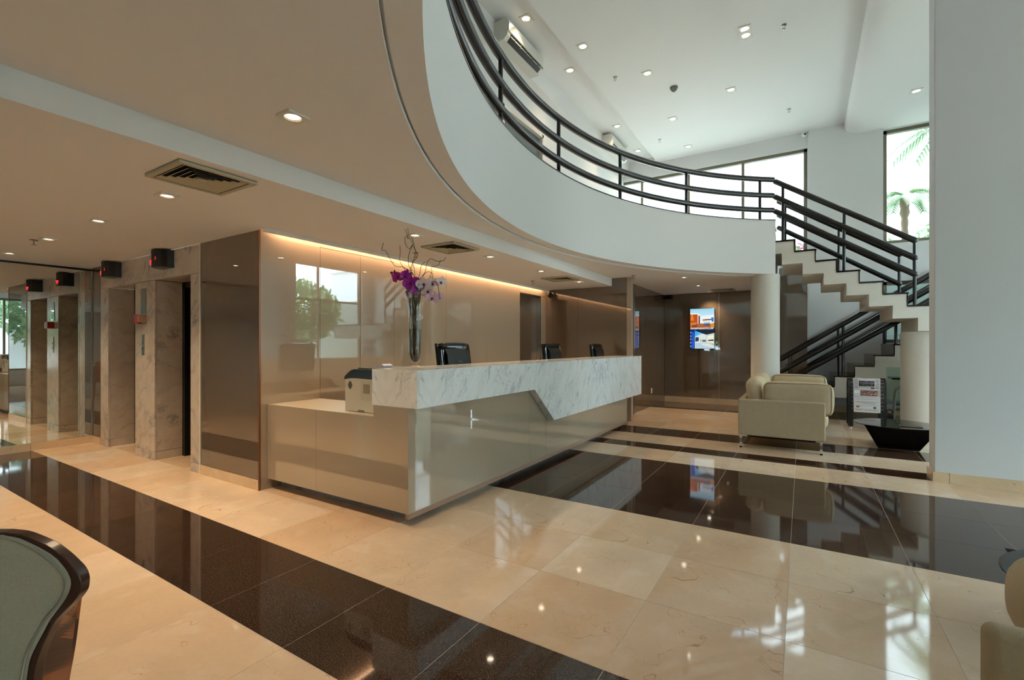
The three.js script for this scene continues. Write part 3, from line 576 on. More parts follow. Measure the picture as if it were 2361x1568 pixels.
// ------------------------------------------------------------------ vase with orchids and willow twigs
{
  const vx = -2.754, vy = 1.166, vz = -2.902, D = -SY * vx - CY * vz;
  const at = (u, v, dz = 0) => atDepth(u, v, D + dz);
  const va = thing('glass_vase', 'slender clear glass vase on the near end of the marble worktop', 'vase', [vx, vy, vz]);
  part('foot', lathe([[0, 0], [0.082, 0], [0.082, 0.004], [0.03, 0.012], [0.02, 0.022], [0.02, 0.034]], vx, vy, vz), M.vaseGlass, va);
  const prof = [[0.0, 0.034], [0.03, 0.04], [0.046, 0.07], [0.052, 0.12], [0.054, 0.22], [0.0555, 0.36], [0.062, 0.48], [0.074, 0.58], [0.09, 0.645]];
  part('bowl', lathe([...prof, ...prof.slice(1).reverse().map(([r, h]) => [r - 0.003, h])], vx, vy, vz, 48), M.vaseGlass, va);
  part('water', lathe([[0, 0.042], [0.028, 0.046], [0.042, 0.075], [0.048, 0.12], [0.051, 0.32], [0, 0.32]], vx, vy, vz), phys({ color: 0xe8e4d2, transmission: 1, thickness: 0, roughness: 0, ior: 1.2 }), va);
  const r = rng(77);
  const fl = thing('orchid_arrangement', 'magenta and white orchids with bare curly twigs in the glass vase', 'flowers', [vx, vy, vz]);
  const twigs = [
    [[948, 800], [955, 700], [960, 650], [948, 628], [930, 616], [912, 614], [902, 602], [889, 578], [880, 577], [884, 560]],
    [[952, 800], [954, 700], [957, 645], [942, 610], [942, 590], [952, 562], [943, 575], [934, 560], [936, 542], [942, 552], [934, 528]],
    [[958, 800], [958, 690], [949, 625], [958, 580], [955, 572], [950, 560], [944, 548], [940, 526]],
    [[955, 800], [956, 690], [947, 615], [963, 590], [962, 585], [957, 575], [952, 555], [948, 547]],
    [[960, 800], [965, 650], [980, 628], [985, 605], [995, 596], [1005, 602], [1020, 602], [1028, 594]],
    [[962, 800], [964, 660], [985, 627], [998, 632], [996, 645]], [[965, 800], [968, 680], [990, 640], [996, 625], [994, 616], [1010, 612], [1016, 600]],
    [[950, 800], [953, 690], [935, 624], [927, 612], [922, 600], [923, 580], [922, 566]], [[957, 800], [960, 670], [968, 630], [972, 612], [980, 604]], [[955, 800], [957, 660], [955, 620], [950, 600]],
    [[946, 820], [944, 760], [946, 700], [938, 665], [936, 650]], [[967, 815], [966, 750], [964, 700], [966, 640]], [[950, 828], [958, 830], [966, 815], [962, 790], [953, 810], [947, 800]], [[945, 815], [952, 832], [962, 832], [968, 810], [958, 780]],
    [[956, 833], [951, 780], [953, 730], [948, 690]], [[960, 832], [962, 780], [956, 730], [960, 690]],
  ];
  twigs.forEach((t, i) => { const pts = t.map(([u, v]) => at(u, v, v > 690 ? (r() - 0.5) * 0.05 : (r() - 0.5) * 0.12)); part('twig', tube(pts, i > 9 ? 0.0032 : 0.0022, 6, false, 40), i % 4 === 2 ? M.stem : M.twig, fl); });
  for (let k = 0; k < 11; k++) { const u0 = 944 + r() * 25, u1 = 946 + r() * 22, u2 = 943 + r() * 28; part('stem', tube([at(mix(957, u0, 0.5), 833, (r() - 0.5) * 0.02), at(u0, 800, (r() - 0.5) * 0.07), at(u1, 745, (r() - 0.5) * 0.07), at(u2, 690, (r() - 0.5) * 0.08), at(u2 + (r() - 0.5) * 14, 662, (r() - 0.5) * 0.1)], 0.0042, 7, false, 24), k % 3 ? M.twig : M.stem, fl); }
  part('flower_stem', tube([at(952, 800), at(950, 700), at(940, 660), at(925, 640), at(908, 626), at(904, 630)].map((p) => p), 0.003, 6, false, 30), M.stem, fl);
  part('flower_stem', tube([at(960, 800), at(962, 690), at(985, 655), at(1005, 650), at(1015, 690)], 0.003, 6, false, 30), M.stem, fl);
  const toCam = (p) => V3(0, EYE, 0).sub(p).normalize();
  function petalGeo(len, wid, bend) {
    const g = new THREE.PlaneGeometry(wid, len, 6, 8).translate(0, len / 2, 0), p = g.attributes.position;
    for (let i = 0; i < p.count; i++) { const t = p.getY(i) / len, w = Math.pow(Math.sin(Math.PI * clamp(t * 0.86 + 0.09)), 0.6); const x = p.getX(i) * w; p.setXYZ(i, x, p.getY(i), bend * t * t * len + 1.6 * x * x / wid); }
    g.computeVertexNormals(); return g;
  }
  function orchid(u, v, size, mat, lipMat, turn, yaw, pitch, dz) {
    const c = at(u, v, dz), n = toCam(c), q = new THREE.Quaternion().setFromUnitVectors(V3(0, 0, 1), n).multiply(new THREE.Quaternion().setFromEuler(new THREE.Euler(pitch, yaw, turn)));
    const place = (g) => g.applyQuaternion(q).translate(c.x, c.y, c.z);
    size *= 1.2; const petals = []; for (const [a, l, w] of [[Math.PI / 2 - 0.15, 1.0, 1.05], [-Math.PI / 2 + 0.15, 1.0, 1.05], [0, 0.92, 0.6], [2.25, 0.9, 0.55], [-2.25, 0.9, 0.55]]) petals.push(petalGeo(size * l, size * w, 0.18).rotateZ(-a));
    const f = part('flower', place(merged(petals)), mat, fl);
    const lip = new THREE.SphereGeometry(size * 0.17, 10, 8).scale(1, 1.35, 0.9).translate(0, -size * 0.14, size * 0.12);
    const m = new THREE.Mesh(place(lip).translate(-vx, -vy, -vz), lipMat); m.name = 'lip'; m.castShadow = m.receiveShadow = true; f.add(m);
  }
  // u, v, size, petals, lip, turn, yaw, pitch
  for (const [u, v, s, k, t, y, p, dz] of [[918, 638, 0.055, 0, 0.5, -0.9, 0.3, 0.02], [933, 636, 0.056, 0, -0.4, 0.8, 0.2, -0.01], [948, 652, 0.062, 0, 0.2, 0.1, 0.1, -0.03], [962, 667, 0.056, 0, 0.7, 0.3, -0.3, -0.02], [947, 674, 0.042, 0, 1.4, -0.4, -0.4, 0.03],
    [977, 654, 0.055, 1, 0.1, -0.1, 0.1, -0.03], [996, 653, 0.056, 1, 0.2, 0.25, 0.1, 0.02], [1016, 650, 0.048, 1, -0.2, 0.7, 0.0, 0.05], [986, 672, 0.052, 1, 0.5, -0.3, -0.2, 0.0], [996, 687, 0.048, 2, -0.3, 0.2, 0.0, -0.02], [1009, 687, 0.046, 2, 0.3, 0.5, -0.2, 0.02], [953, 682, 0.04, 1, 0.0, -0.2, -0.8, -0.02], [964, 732, 0.034, 1, 0.2, 0.3, 0.0, 0.01]]) orchid(u, v, s, [M.magenta, M.petalWhite, M.petalPink][k], M.magentaDeep, t, y, p, dz);
  part('bud', new THREE.SphereGeometry(0.012, 12, 8).scale(1.1, 0.9, 1).translate(...at(903, 629).toArray()), M.magentaDeep, fl);
  part('bud', new THREE.SphereGeometry(0.009, 12, 8).translate(...at(1000, 692).toArray()), M.magentaDeep, fl);
}

// ------------------------------------------------------------------ lamps and fittings in the ceilings
function downlightProto(size, mat, kindName) {
  const s = new THREE.Shape([[-1, -1], [1, -1], [1, 1], [-1, 1]].map(([x, y]) => new THREE.Vector2(x * size / 2, y * size / 2))), hole = new THREE.Path(); hole.absarc(0, 0, size * 0.36, 0, Math.PI * 2, true); s.holes.push(hole);
  const trim = new THREE.ExtrudeGeometry(s, { depth: 0.012, bevelEnabled: false, curveSegments: 20 }).rotateX(Math.PI / 2);
  const cone = new THREE.LatheGeometry([[size * 0.36, -0.012], [size * 0.30, -0.002]].map(([a, b]) => new THREE.Vector2(a, b)), 28);
  const lamp = new THREE.CylinderGeometry(size * 0.30, size * 0.30, 0.003, 24).translate(0, -0.0025, 0);
  return { trim, cone, lamp, mat, kindName };
}
const dl = downlightProto(0.12, M.lamp), dh = downlightProto(0.17, M.lampCool);
function downlight(p, [x, y, z], label, group, power, color, square) {
  const g = thing('downlight', label, 'light', [x, y, z], group);
  const add = (n, geo, m) => { const k = new THREE.Mesh(geo, m); k.name = n; k.castShadow = k.receiveShadow = true; g.add(k); };
  add('trim', p.trim, M.trimWhite); add('reflector', p.cone, M.reflector); add('lamp', p.lamp, p.mat);
  const l = new THREE.SpotLight(color, power, 0, 0.95, 0.75, 2); l.position.set(0, -0.02, 0); l.target.position.set(0, -1, 0); l.shadow.radius = 1.6; l.castShadow = true; g.add(l, l.target); void square;
}
const PL = 3.2, PH = 2.4;
const NTH = ['first', 'second', 'third', 'fourth'];
[-3.847, -5.122, -6.433, -7.799].forEach((x, i) => downlight(dl, [x, H1, -1.54], `${NTH[3 - i]} round downlight from the mirror wall in the lift lobby ceiling row`, 'downlights of the lift lobby', PL * 1.7, LAMP));
[-3.35, -4.634, -5.924, -7.254].forEach((z, i) => downlight(dl, [-3.18, H1 - 0.003, z], `${NTH[i]} round downlight from the orchid vase in the row above the counter`, 'downlights above the counter', PL, LAMP));
downlight(dl, [-2.285, H2, -1.49], 'single downlight between the white ceiling edge and the curved gallery step', null, PL * 1.3, LAMP);
[-8.688, -10.037, -11.34].forEach((z, i) => downlight(dl, [-1.79, H2, z], `${NTH[2 - i]} round downlight from the wall screen in the soffit row`, 'downlights before the wall screen', PL, LAMP));
[-6.141, -7.717, -10.245, -11.813].forEach((z, i) => downlight(dh, [-3.56, H3L, z], `${NTH[3 - i]} square downlight from the gallery window in the raised strip by the air conditioners`, 'downlights by the air conditioners', PH, LAMP));
[[-2.998, -6.994, 'square downlight beside the ceiling step farthest from the gallery window'], [-2.33, -8.287, 'square downlight beside the grey dome detector in the high ceiling'], [-2.34, -10.235, 'second square downlight from the gallery window in the high ceiling row'], [-2.35, -11.859, 'square downlight closest to the gallery window in the high ceiling'], [-1.146, -9.646, 'square downlight between the paired downlight and the gallery window']].forEach(([x, z, label]) => downlight(dh, [x, H3, z], label, 'downlights of the high ceiling', PH, LAMP));
[[-7.898, 'square lamp of the ceiling pair on the side away from the window'], [-8.07, 'square lamp of the ceiling pair on the window side']].forEach(([z, label]) => downlight(dh, [-0.745, H3, z], label, 'paired downlight of the high ceiling', PH, LAMP));
downlight(dh, [1.718, 5.87, -10.858], 'square downlight in the lower white bulkhead beside the pier', null, PH, LAMP);
// air diffusers: frames within frames of slanted vanes
{
  const gs = []; let first;
  [[-3.247, -1.495, H1 - 0.003, 'square metal air diffuser in the low ceiling near the lift lobby'], [-3.262, -3.985, H1 - 0.003, 'square metal air diffuser in the low ceiling above the orchid vase'], [-3.29, -6.77, H1 - 0.003, 'square metal air diffuser in the low ceiling at the far end of the counter'], [-1.47, -11.12, H2, 'square metal air diffuser in the soffit before the wall screen']].forEach(([x, z, y, label], i) => {
    if (i) { copyThing(first, 'air_diffuser', [x, y, z], label); return; }
    const g = first = thing('air_diffuser', label, 'vent', [x, y, z], 'square ceiling air diffusers');
    const s = 0.225, fr = (o, w, y0, y1) => [box(x - o, x + o, y0, y1, z - o, z - o + w), box(x - o, x + o, y0, y1, z + o - w, z + o), box(x - o, x - o + w, y0, y1, z - o + w, z + o - w), box(x + o - w, x + o, y0, y1, z - o + w, z + o - w)];
    part('backing', box(x - s, x + s, y - 0.004, y - 0.001, z - s, z + s), M.ventDark, g); part('frame', fr(s, 0.03, y - 0.02, y - 0.001), M.ventMetal, g);
    for (let k = 0; k < 5; k++) {           // four slanted blades to a ring
      const o = s - 0.04 - k * 0.034, q = 0.024, pos = [], c4 = [[-1, -1], [1, -1], [1, 1], [-1, 1]];
      for (let e = 0; e < 4; e++) { const a = c4[e], b = c4[(e + 1) % 4], A = [x + a[0] * o, y - 0.018, z + a[1] * o], B = [x + b[0] * o, y - 0.018, z + b[1] * o], A2 = [x + a[0] * (o - q), y - 0.004, z + a[1] * (o - q)], B2 = [x + b[0] * (o - q), y - 0.004, z + b[1] * (o - q)]; pos.push(...A, ...B, ...B2, ...A, ...B2, ...A2); }
      const bg = new THREE.BufferGeometry(); bg.setAttribute('position', new THREE.BufferAttribute(new Float32Array(pos), 3)); bg.computeVertexNormals(); boxUV(bg);
      part('vane_ring', bg, M.ventMetal, g);
    }
    part('centre_cap', prismZ([[x - 0.03, y - 0.018], [x + 0.03, y - 0.018], [x + 0.01, y - 0.005], [x - 0.01, y - 0.005]], z - 0.03, z + 0.03), M.ventMetal, g); void gs;
  });
}
// sprinklers, detector and small cameras
{
  let first; const list = [[-6.632, H1, -1.482, 0, 'small steel sprinkler head among the lift lobby downlights'], [-3.81, H1, -4.021, 0, 'small steel sprinkler head in the low ceiling behind the orchid twigs'], [-3.824, H1, -6.816, 0, 'small steel sprinkler head in the low ceiling by the recessed door'], [-2.5, H2, -8.02, 0, 'small steel sprinkler head above the narrow beige end panel'], [-2.848, H3, -8.105, 1, 'small sprinkler head in the high ceiling beside the step'], [-2.835, H3, -11.111, 1, 'small sprinkler head in the high ceiling near the gallery window and step'], [-0.24, H3, -8.117, 1, 'small sprinkler head in the high ceiling beside the paired downlight'], [-0.236, H3, -11.068, 1, 'small sprinkler head in the high ceiling close to the pier']];
  for (const [x, y, z, hi, label] of list) {
    if (!first) {
      first = thing('sprinkler_head', label, 'sprinkler', [x, y, z], 'sprinkler heads of the low ceiling');
      part('escutcheon', lathe([[0, 0], [0.034, 0], [0.03, -0.008], [0.0, -0.008]], x, y, z, 20), M.steel, first); part('frame', [bar(V3(x - 0.012, y - 0.008, z), V3(x - 0.008, y - 0.05, z), 0.003, 6), bar(V3(x + 0.012, y - 0.008, z), V3(x + 0.008, y - 0.05, z), 0.003, 6)], M.steel, first); part('deflector', lathe([[0, -0.05], [0.022, -0.05], [0.022, -0.054], [0, -0.054]], x, y, z, 12), M.steel, first);
    } else { const c = copyThing(first, 'sprinkler_head', [x, y, z], label); if (hi) { c.userData.group = 'sprinkler heads of the high ceiling'; c.scale.setScalar(1.15); } }
  }
  solo('smoke_detector', lathe([[0, 0], [0.07, 0], [0.07, -0.02], [0.055, -0.05], [0.03, -0.08], [0, -0.09]], -2.033, H3, -8.992, 24), M.greyPlastic, 'grey dome detector on the high white ceiling', 'detector');
  const cam = (x, y, z, label, mat) => { const g = thing('security_camera', label, 'camera', [x, y, z]); part('mount', bar(V3(x, y, z), V3(x, y - 0.06, z), 0.018, 10), mat, g); part('body', new THREE.SphereGeometry(0.055, 18, 12).translate(x, y - 0.09, z), mat, g); part('lens', bar(V3(x, y - 0.09, z), V3(x + 0.02, y - 0.11, z + 0.065), 0.022, 12), M.black, g); };
  cam(-4.13, H1 - 0.02, ZE1 + 0.09, 'small black security camera in the corner above the counter end', M.black);
  cam(0.03, 6.15, ZB + 0.12, 'small white security camera under the high ceiling at the pier', M.whitePlastic);
  solo('ceiling_speaker', box(-2.82, -2.64, 2.44, 2.54, ZEND + 0.003, ZEND + 0.12, 0.03, 3), M.black, 'small black box speaker at the top corner of the far wall', 'speaker');
  { const g = thing('wall_socket', 'white wall socket plate low on the taupe side wall', 'socket', [-2.84, 0.34, -10.43]); part('plate', box(-2.84, -2.832, 0.285, 0.40, -10.47, -10.39, 0.004), M.whitePlastic, g); part('insert', box(-2.833, -2.829, 0.315, 0.37, -10.45, -10.41, 0.002), M.trimWhite, g); }
}
// air conditioners
{
  let first;
  [[-6.45, 'white split air conditioner on the gallery beam away from the window'], [-10.95, 'white split air conditioner at the window end of the gallery beam']].forEach(([z, label], i) => {
    if (i) { copyThing(first, 'air_conditioner', [-3.98, 6.0, z], label); return; }
    const g = first = thing('air_conditioner', label, 'air conditioner', [-3.98, 6.0, z], 'air conditioners on the gallery beam');
    const prof = [[-3.98, 5.93], [-3.98, 6.24], [-3.77, 6.24], [-3.735, 6.22], [-3.725, 6.05], [-3.74, 5.985], [-3.80, 5.93]], hw = 0.56;
    part('body', toCreasedNormals(prismZ(prof, z - hw, z + hw), 0.6), M.acBody, g);
    part('outlet', prismZ([[-3.73, 5.99], [-3.728, 6.03], [-3.722, 6.03], [-3.735, 5.975], [-3.79, 5.926], [-3.796, 5.93]], z - hw + 0.09, z + hw - 0.09), M.black, g, 'dark air outlet');
    part('louvre', box(-3.735, -3.728, 5.985, 5.998, z - hw + 0.09, z + hw - 0.09), M.acBody, g); part('front_panel', box(-3.727, -3.715, 6.04, 6.2, z - hw + 0.01, z + hw - 0.01, 0.006), M.acBody, g);
    for (let k = 0; k < 5; k++) part('vane', box(-3.75, -3.72, 5.965, 6.02, z - 0.36 + k * 0.18 - 0.003, z - 0.36 + k * 0.18 + 0.003), M.greyPlastic, g);
    part('badge', box(-3.724, -3.714, 6.0, 6.012, z - hw + 0.13, z - hw + 0.03), M.greyPlastic, g);
  });
}
// lift lobby: lanterns, call plate, framed notice and red sign
{
  const tri = new THREE.Shape([[-0.03, 0.025], [0.03, 0.025], [0, -0.03]].map(([a, b]) => new THREE.Vector2(a, b)));
  [[-6.10, 'black lift indicator above the door beside the taupe panel'], [-7.53, 'black lift indicator above the door beside the mirror']].forEach(([x, label]) => {
    const g = thing('lift_indicator', label, 'indicator', [x, 2.3, ZEL], 'lift indicators with red arrows');
    const pr = []; for (let k = 0; k <= 8; k++) { const a = Math.PI * k / 8; pr.push([x - 0.14 * Math.cos(a), ZEL + 0.16 * Math.sin(a)]); }
    part('housing', slab(planShape(pr.map(([a, b]) => [a, b])), 2.215, 2.405), M.black, g);
    const t = new THREE.ExtrudeGeometry(tri, { depth: 0.004, bevelEnabled: false }); t.rotateY(-0.25).translate(x - 0.035, 2.265, ZEL + 0.157); part('arrow', t, M.redGlow, g, 'glowing red arrow');
    const t2 = box(x + 0.045, x + 0.063, 2.29, 2.325, ZEL + 0.145, ZEL + 0.151); part('digit', t2, std({ color: 0x300000, emissive: new THREE.Color().setRGB(0.5, 0.02, 0.02), emissiveIntensity: 0.6 }), g);
  });
  const cp = thing('call_plate', 'narrow steel lift call plate between the two lift doors', 'call plate', [-6.75, 1.35, ZEL]); part('plate', box(-6.785, -6.715, 1.23, 1.48, ZEL, ZEL + 0.006, 0.003), M.steel, cp); part('button', bar(V3(-6.75, 1.38, ZEL + 0.006), V3(-6.75, 1.38, ZEL + 0.012), 0.014, 14), M.chrome, cp); part('button', bar(V3(-6.75, 1.31, ZEL + 0.006), V3(-6.75, 1.31, ZEL + 0.012), 0.014, 14), M.chrome, cp);
  const no = thing('acrylic_notice', 'grey acrylic notice holder above the lift call plate', 'notice', [-6.74, 1.88, ZEL]); part('back', box(-6.81, -6.67, 1.73, 2.03, ZEL, ZEL + 0.004), std({ color: 0x9a9a98, roughness: 0.1, metalness: 0.6 }), no); part('cover', box(-6.815, -6.665, 1.725, 2.035, ZEL + 0.005, ZEL + 0.008), M.pane, no);
  const rs = thing('projecting_sign', 'small red projecting safety sign between the lift doors', 'sign', [-6.72, 1.66, ZEL]); part('face', prismZ([[-6.80, 1.61], [-6.69, 1.61], [-6.69, 1.715], [-6.80, 1.715]], ZEL + 0.075, ZEL + 0.08), M.red, rs); part('side', box(-6.805, -6.80, 1.61, 1.715, ZEL, ZEL + 0.08), M.red, rs); part('bracket', box(-6.69, -6.66, 1.62, 1.705, ZEL, ZEL + 0.08), std({ color: 0xb58a6a, roughness: 0.3 }), rs);
}
// wall screen
{
  const cv = document.createElement('canvas'); cv.width = 576; cv.height = 1024; const x = cv.getContext('2d');
  const poly = (c, ...p) => { x.fillStyle = c; x.beginPath(); p.forEach(([a, b], i) => (i ? x.lineTo(a, b) : x.moveTo(a, b))); x.fill(); };
  let g = x.createLinearGradient(0, 0, 0, 300); g.addColorStop(0, '#9fdcf7'); g.addColorStop(1, '#e6f6fb'); x.fillStyle = g; x.fillRect(0, 0, 576, 500);
  poly('#f4fbfd', [240, 190], [576, 160], [576, 400], [240, 400]); poly('#fff8f0', [0, 110], [170, 115], [240, 150], [240, 170], [0, 140]);
  poly('#c9531d', [0, 142], [180, 142], [180, 400], [0, 400]); poly('#e88a3c', [20, 150], [70, 150], [90, 300], [10, 300]); poly('#7a2c14', [200, 180], [235, 190], [235, 410], [200, 420]); poly('#dfe4e4', [180, 200], [202, 205], [202, 420], [180, 415]);
  poly('#b4633a', [0, 400], [260, 380], [576, 400], [576, 500], [0, 500]); poly('#d9853a', [0, 360], [160, 350], [150, 470], [30, 500], [0, 400]); poly('#8a4a2a', [30, 420], [170, 400], [170, 470], [40, 490]);
  poly('#6a4a3a', [300, 275], [520, 270], [520, 300], [300, 305]); poly('#e9f1f4', [350, 310], [480, 305], [480, 400], [330, 400]); poly('#8fa9bb', [320, 360], [480, 355], [480, 400], [318, 400]); poly('#33465c', [318, 400], [470, 395], [460, 440], [325, 425]);
  poly('#f08a30', [305, 285], [350, 280], [360, 320], [310, 320]); poly('#3a78c8', [500, 235], [560, 230], [560, 340], [520, 345]); poly('#e0902e', [490, 385], [576, 370], [576, 490], [490, 480]);
  x.fillStyle = '#0d1c50'; x.fillRect(0, 500, 576, 524); g = x.createLinearGradient(110, 560, 300, 700); g.addColorStop(0, '#1f9bf0'); g.addColorStop(1, '#9fe0ff'); x.fillStyle = g; x.beginPath(); x.moveTo(110, 555); x.lineTo(300, 640); x.lineTo(110, 720); x.fill();
  poly('#dfe9e6', [110, 720], [300, 640], [390, 670], [390, 900], [110, 880]); poly('#c9d2c4', [390, 670], [576, 625], [576, 920], [390, 890]); poly('#f7f4e0', [410, 700], [560, 665], [560, 880], [410, 860]); poly('#101a30', [110, 540], [400, 665], [576, 600], [576, 500], [110, 500]);
  poly('#22406a', [125, 730], [210, 735], [205, 830], [120, 850]); poly('#d3b08a', [240, 780], [270, 780], [270, 850], [240, 850]); poly('#4b6a80', [290, 800], [380, 800], [380, 850], [290, 850]); poly('#2a3a3a', [430, 800], [560, 790], [560, 830], [430, 830]);
  poly('#b8d4e6', [110, 880], [390, 870], [576, 930], [576, 1024], [110, 1024]); poly('#e9e6da', [250, 900], [420, 890], [576, 960], [576, 1000], [300, 940]); poly('#16306e', [0, 540], [105, 540], [105, 1024], [0, 1024]); x.fillStyle = '#2c62e6'; x.fillRect(50, 600, 40, 420); x.fillStyle = '#9fc0ff'; for (const y of [590, 680, 760, 850, 940]) x.fillRect(6, y, 22, 46);
  x.fillStyle = '#ffffff'; x.font = 'bold 60px sans-serif'; x.textAlign = 'left'; x.save(); x.translate(4, 530); x.scale(0.98, 1); x.fillText('#VEMPARAOFELLER', 0, 0); x.restore();
  const t = new THREE.CanvasTexture(cv); t.colorSpace = THREE.SRGBColorSpace;
  const X0 = -2.238, X1 = -1.713, Y0 = 1.272, Y1 = 2.196, s = thing('wall_screen', 'lit portrait advertising screen on the taupe far wall', 'screen', [(X0 + X1) / 2, Y0, ZEND]);
  part('bezel', box(X0 - 0.006, X1 + 0.006, Y0 - 0.008, Y1 + 0.008, ZEND, ZEND + 0.03, 0.004), M.blackGloss, s);
  const pl = new THREE.PlaneGeometry(X1 - X0, Y1 - Y0).translate((X0 + X1) / 2, (Y0 + Y1) / 2, ZEND + 0.0315);
  part('display', pl, std({ color: 0x000000, roughness: 0.25, emissive: 0xffffff, emissiveMap: t, emissiveIntensity: 0.62 }), s);
  const l = new THREE.RectAreaLight(new THREE.Color().setRGB(0.75, 0.85, 1), 0.08, X1 - X0, Y1 - Y0); l.position.set(0, (Y1 - Y0) / 2, 0.034); l.rotation.y = Math.PI; s.add(l);
}

// ------------------------------------------------------------------ lounge furniture
function sofa(label, X0, X1, Z0, Z1, twoSeats, name = 'sofa') {    // back along X0, ends at Z0 (near) and Z1 (far)
  const g = thing(name, label, 'sofa', [(X0 + X1) / 2, 0, (Z0 + Z1) / 2]);
  const soft = (w, h, d, r, p, [x, y, z], rot = 0, n = 12) => { const k = softBox(w, h, d, r, p, n); if (rot) k.rotateZ(rot); return k.translate(x, y, z); };
  part('arm_panel', box(X0, X1, 0.165, 0.642, Z0 - 0.075, Z0, 0.022, 4), M.sofa, g);
  part('arm_panel', box(X0, X1, 0.165, 0.642, Z1, Z1 + 0.075, 0.022, 4), M.sofa, g);
  part('back_panel', box(X0, X0 + 0.075, 0.165, 0.642, Z1 + 0.05, Z0 - 0.05, 0.022, 4), M.sofa, g);
  part('seat_base', box(X0 + 0.05, X1 - 0.01, 0.17, 0.31, Z1 + 0.07, Z0 - 0.07, 0.02, 3), M.sofa, g);
  const n = twoSeats ? 2 : 1, len = (Z0 - Z1 - 0.16) / n;
  for (let i = 0; i < n; i++) part('seat_cushion', soft(X1 - X0 - 0.05, 0.15, len - 0.01, 0.05, 0.06, [(X0 + X1) / 2 + 0.045, 0.385, Z0 - 0.08 - len * (i + 0.5)]), M.sofaCushion, g);
  const bl = (Z0 - Z1 - 0.56) / n;
  for (let i = 0; i < n; i++) part('back_cushion', soft(0.2, 0.44, bl - 0.01, 0.075, 0.13, [X0 + 0.19, 0.665, Z0 - 0.12 - (Z0 - Z1 - 0.24) / n * (i + 0.5)], 0.16), M.sofaCushion, g);
  for (const [z, s] of [[Z0 - 0.175, 1], [Z1 + 0.175, -1]]) {
    const c = part('arm_cushion', soft(0.74, 0.4, 0.17, 0.062, 0.075, [X1 - 0.30, 0.665, z], -0.012, 14), M.sofaCushion, g);
    const loop = (dz) => { const pts = [], hw = 0.362, hh = 0.192, rr = 0.05; for (const [sx, sy, a0] of [[1, 1, 0], [-1, 1, 1], [-1, -1, 2], [1, -1, 3]]) for (let k = 0; k <= 4; k++) { const a = (a0 + k / 4) * Math.PI / 2; pts.push(V3(X1 - 0.30 + sx * (hw - rr) + rr * Math.cos(a), 0.665 + sy * (hh - rr) + rr * Math.sin(a), z + dz)); } return new THREE.TubeGeometry(new THREE.CatmullRomCurve3(pts, true, 'centripetal'), 90, 0.0045, 6, true); };
    part('piping', loop(0.068), M.sofaPiping, c); part('piping', loop(-0.068), M.sofaPiping, c); void s;
  }
  const bars = (z) => [box(X0 + 0.02, X0 + 0.05, 0, 0.17, z - 0.012, z), box(X1 - 0.06, X1 - 0.03, 0, 0.17, z - 0.012, z), box(X0 + 0.02, X1 - 0.03, 0, 0.018, z - 0.012, z)];
  part('sled_leg', bars(Z0), M.chrome, g, 'polished chrome sled leg'); part('sled_leg', bars(Z1 + 0.012), M.chrome, g, 'polished chrome sled leg');
  for (const z of [Z0 - 0.18, Z1 + 0.18]) part('under_frame', box(X0 + 0.1, X1 - 0.1, 0.12, 0.165, z - 0.02, z + 0.02), M.darkSteel, g);
  return g;
}
sofa('beige fabric sofa with loose cushions and chrome sled legs before the round column', -0.73, 0.24, -6.87, -9.1, true);
{
  const g = thing('armchair', 'beige fabric armchair with overhanging cushion beside the black round side table', 'armchair', [0.9, 0, -2.0]);
  part('arm_panel', box(0.392, 1.3, 0.15, 0.64, -1.70, -1.633, 0.03, 4), M.sofa, g);
  part('arm_panel', box(0.72, 1.3, 0.15, 0.60, -2.36, -2.29, 0.03, 4), M.sofa, g);
  part('seat_base', box(0.70, 1.3, 0.15, 0.32, -2.30, -1.69, 0.02, 3), M.sofa, g);
  part('seat_cushion', softBox(0.56, 0.14, 0.58, 0.05, 0.06).translate(1.0, 0.38, -1.995), M.sofaCushion, g);
  part('arm_cushion', softBox(0.72, 0.27, 0.32, 0.08, 0.1, 14).translate(0.945, 0.55, -2.06), M.sofaCushion, g);
  part('back_panel', box(1.25, 1.33, 0.15, 0.7, -2.36, -1.633, 0.02, 3), M.sofa, g);
  part('sled_leg', [box(0.45, 1.28, 0, 0.018, -1.66, -1.645), box(0.45, 0.48, 0, 0.16, -1.66, -1.645), box(1.25, 1.28, 0, 0.16, -1.66, -1.645)], M.chrome, g); part('sled_leg', [box(0.74, 1.28, 0, 0.018, -2.34, -2.325), box(0.74, 0.77, 0, 0.16, -2.34, -2.325), box(1.25, 1.28, 0, 0.16, -2.34, -2.325)], M.chrome, g);
}
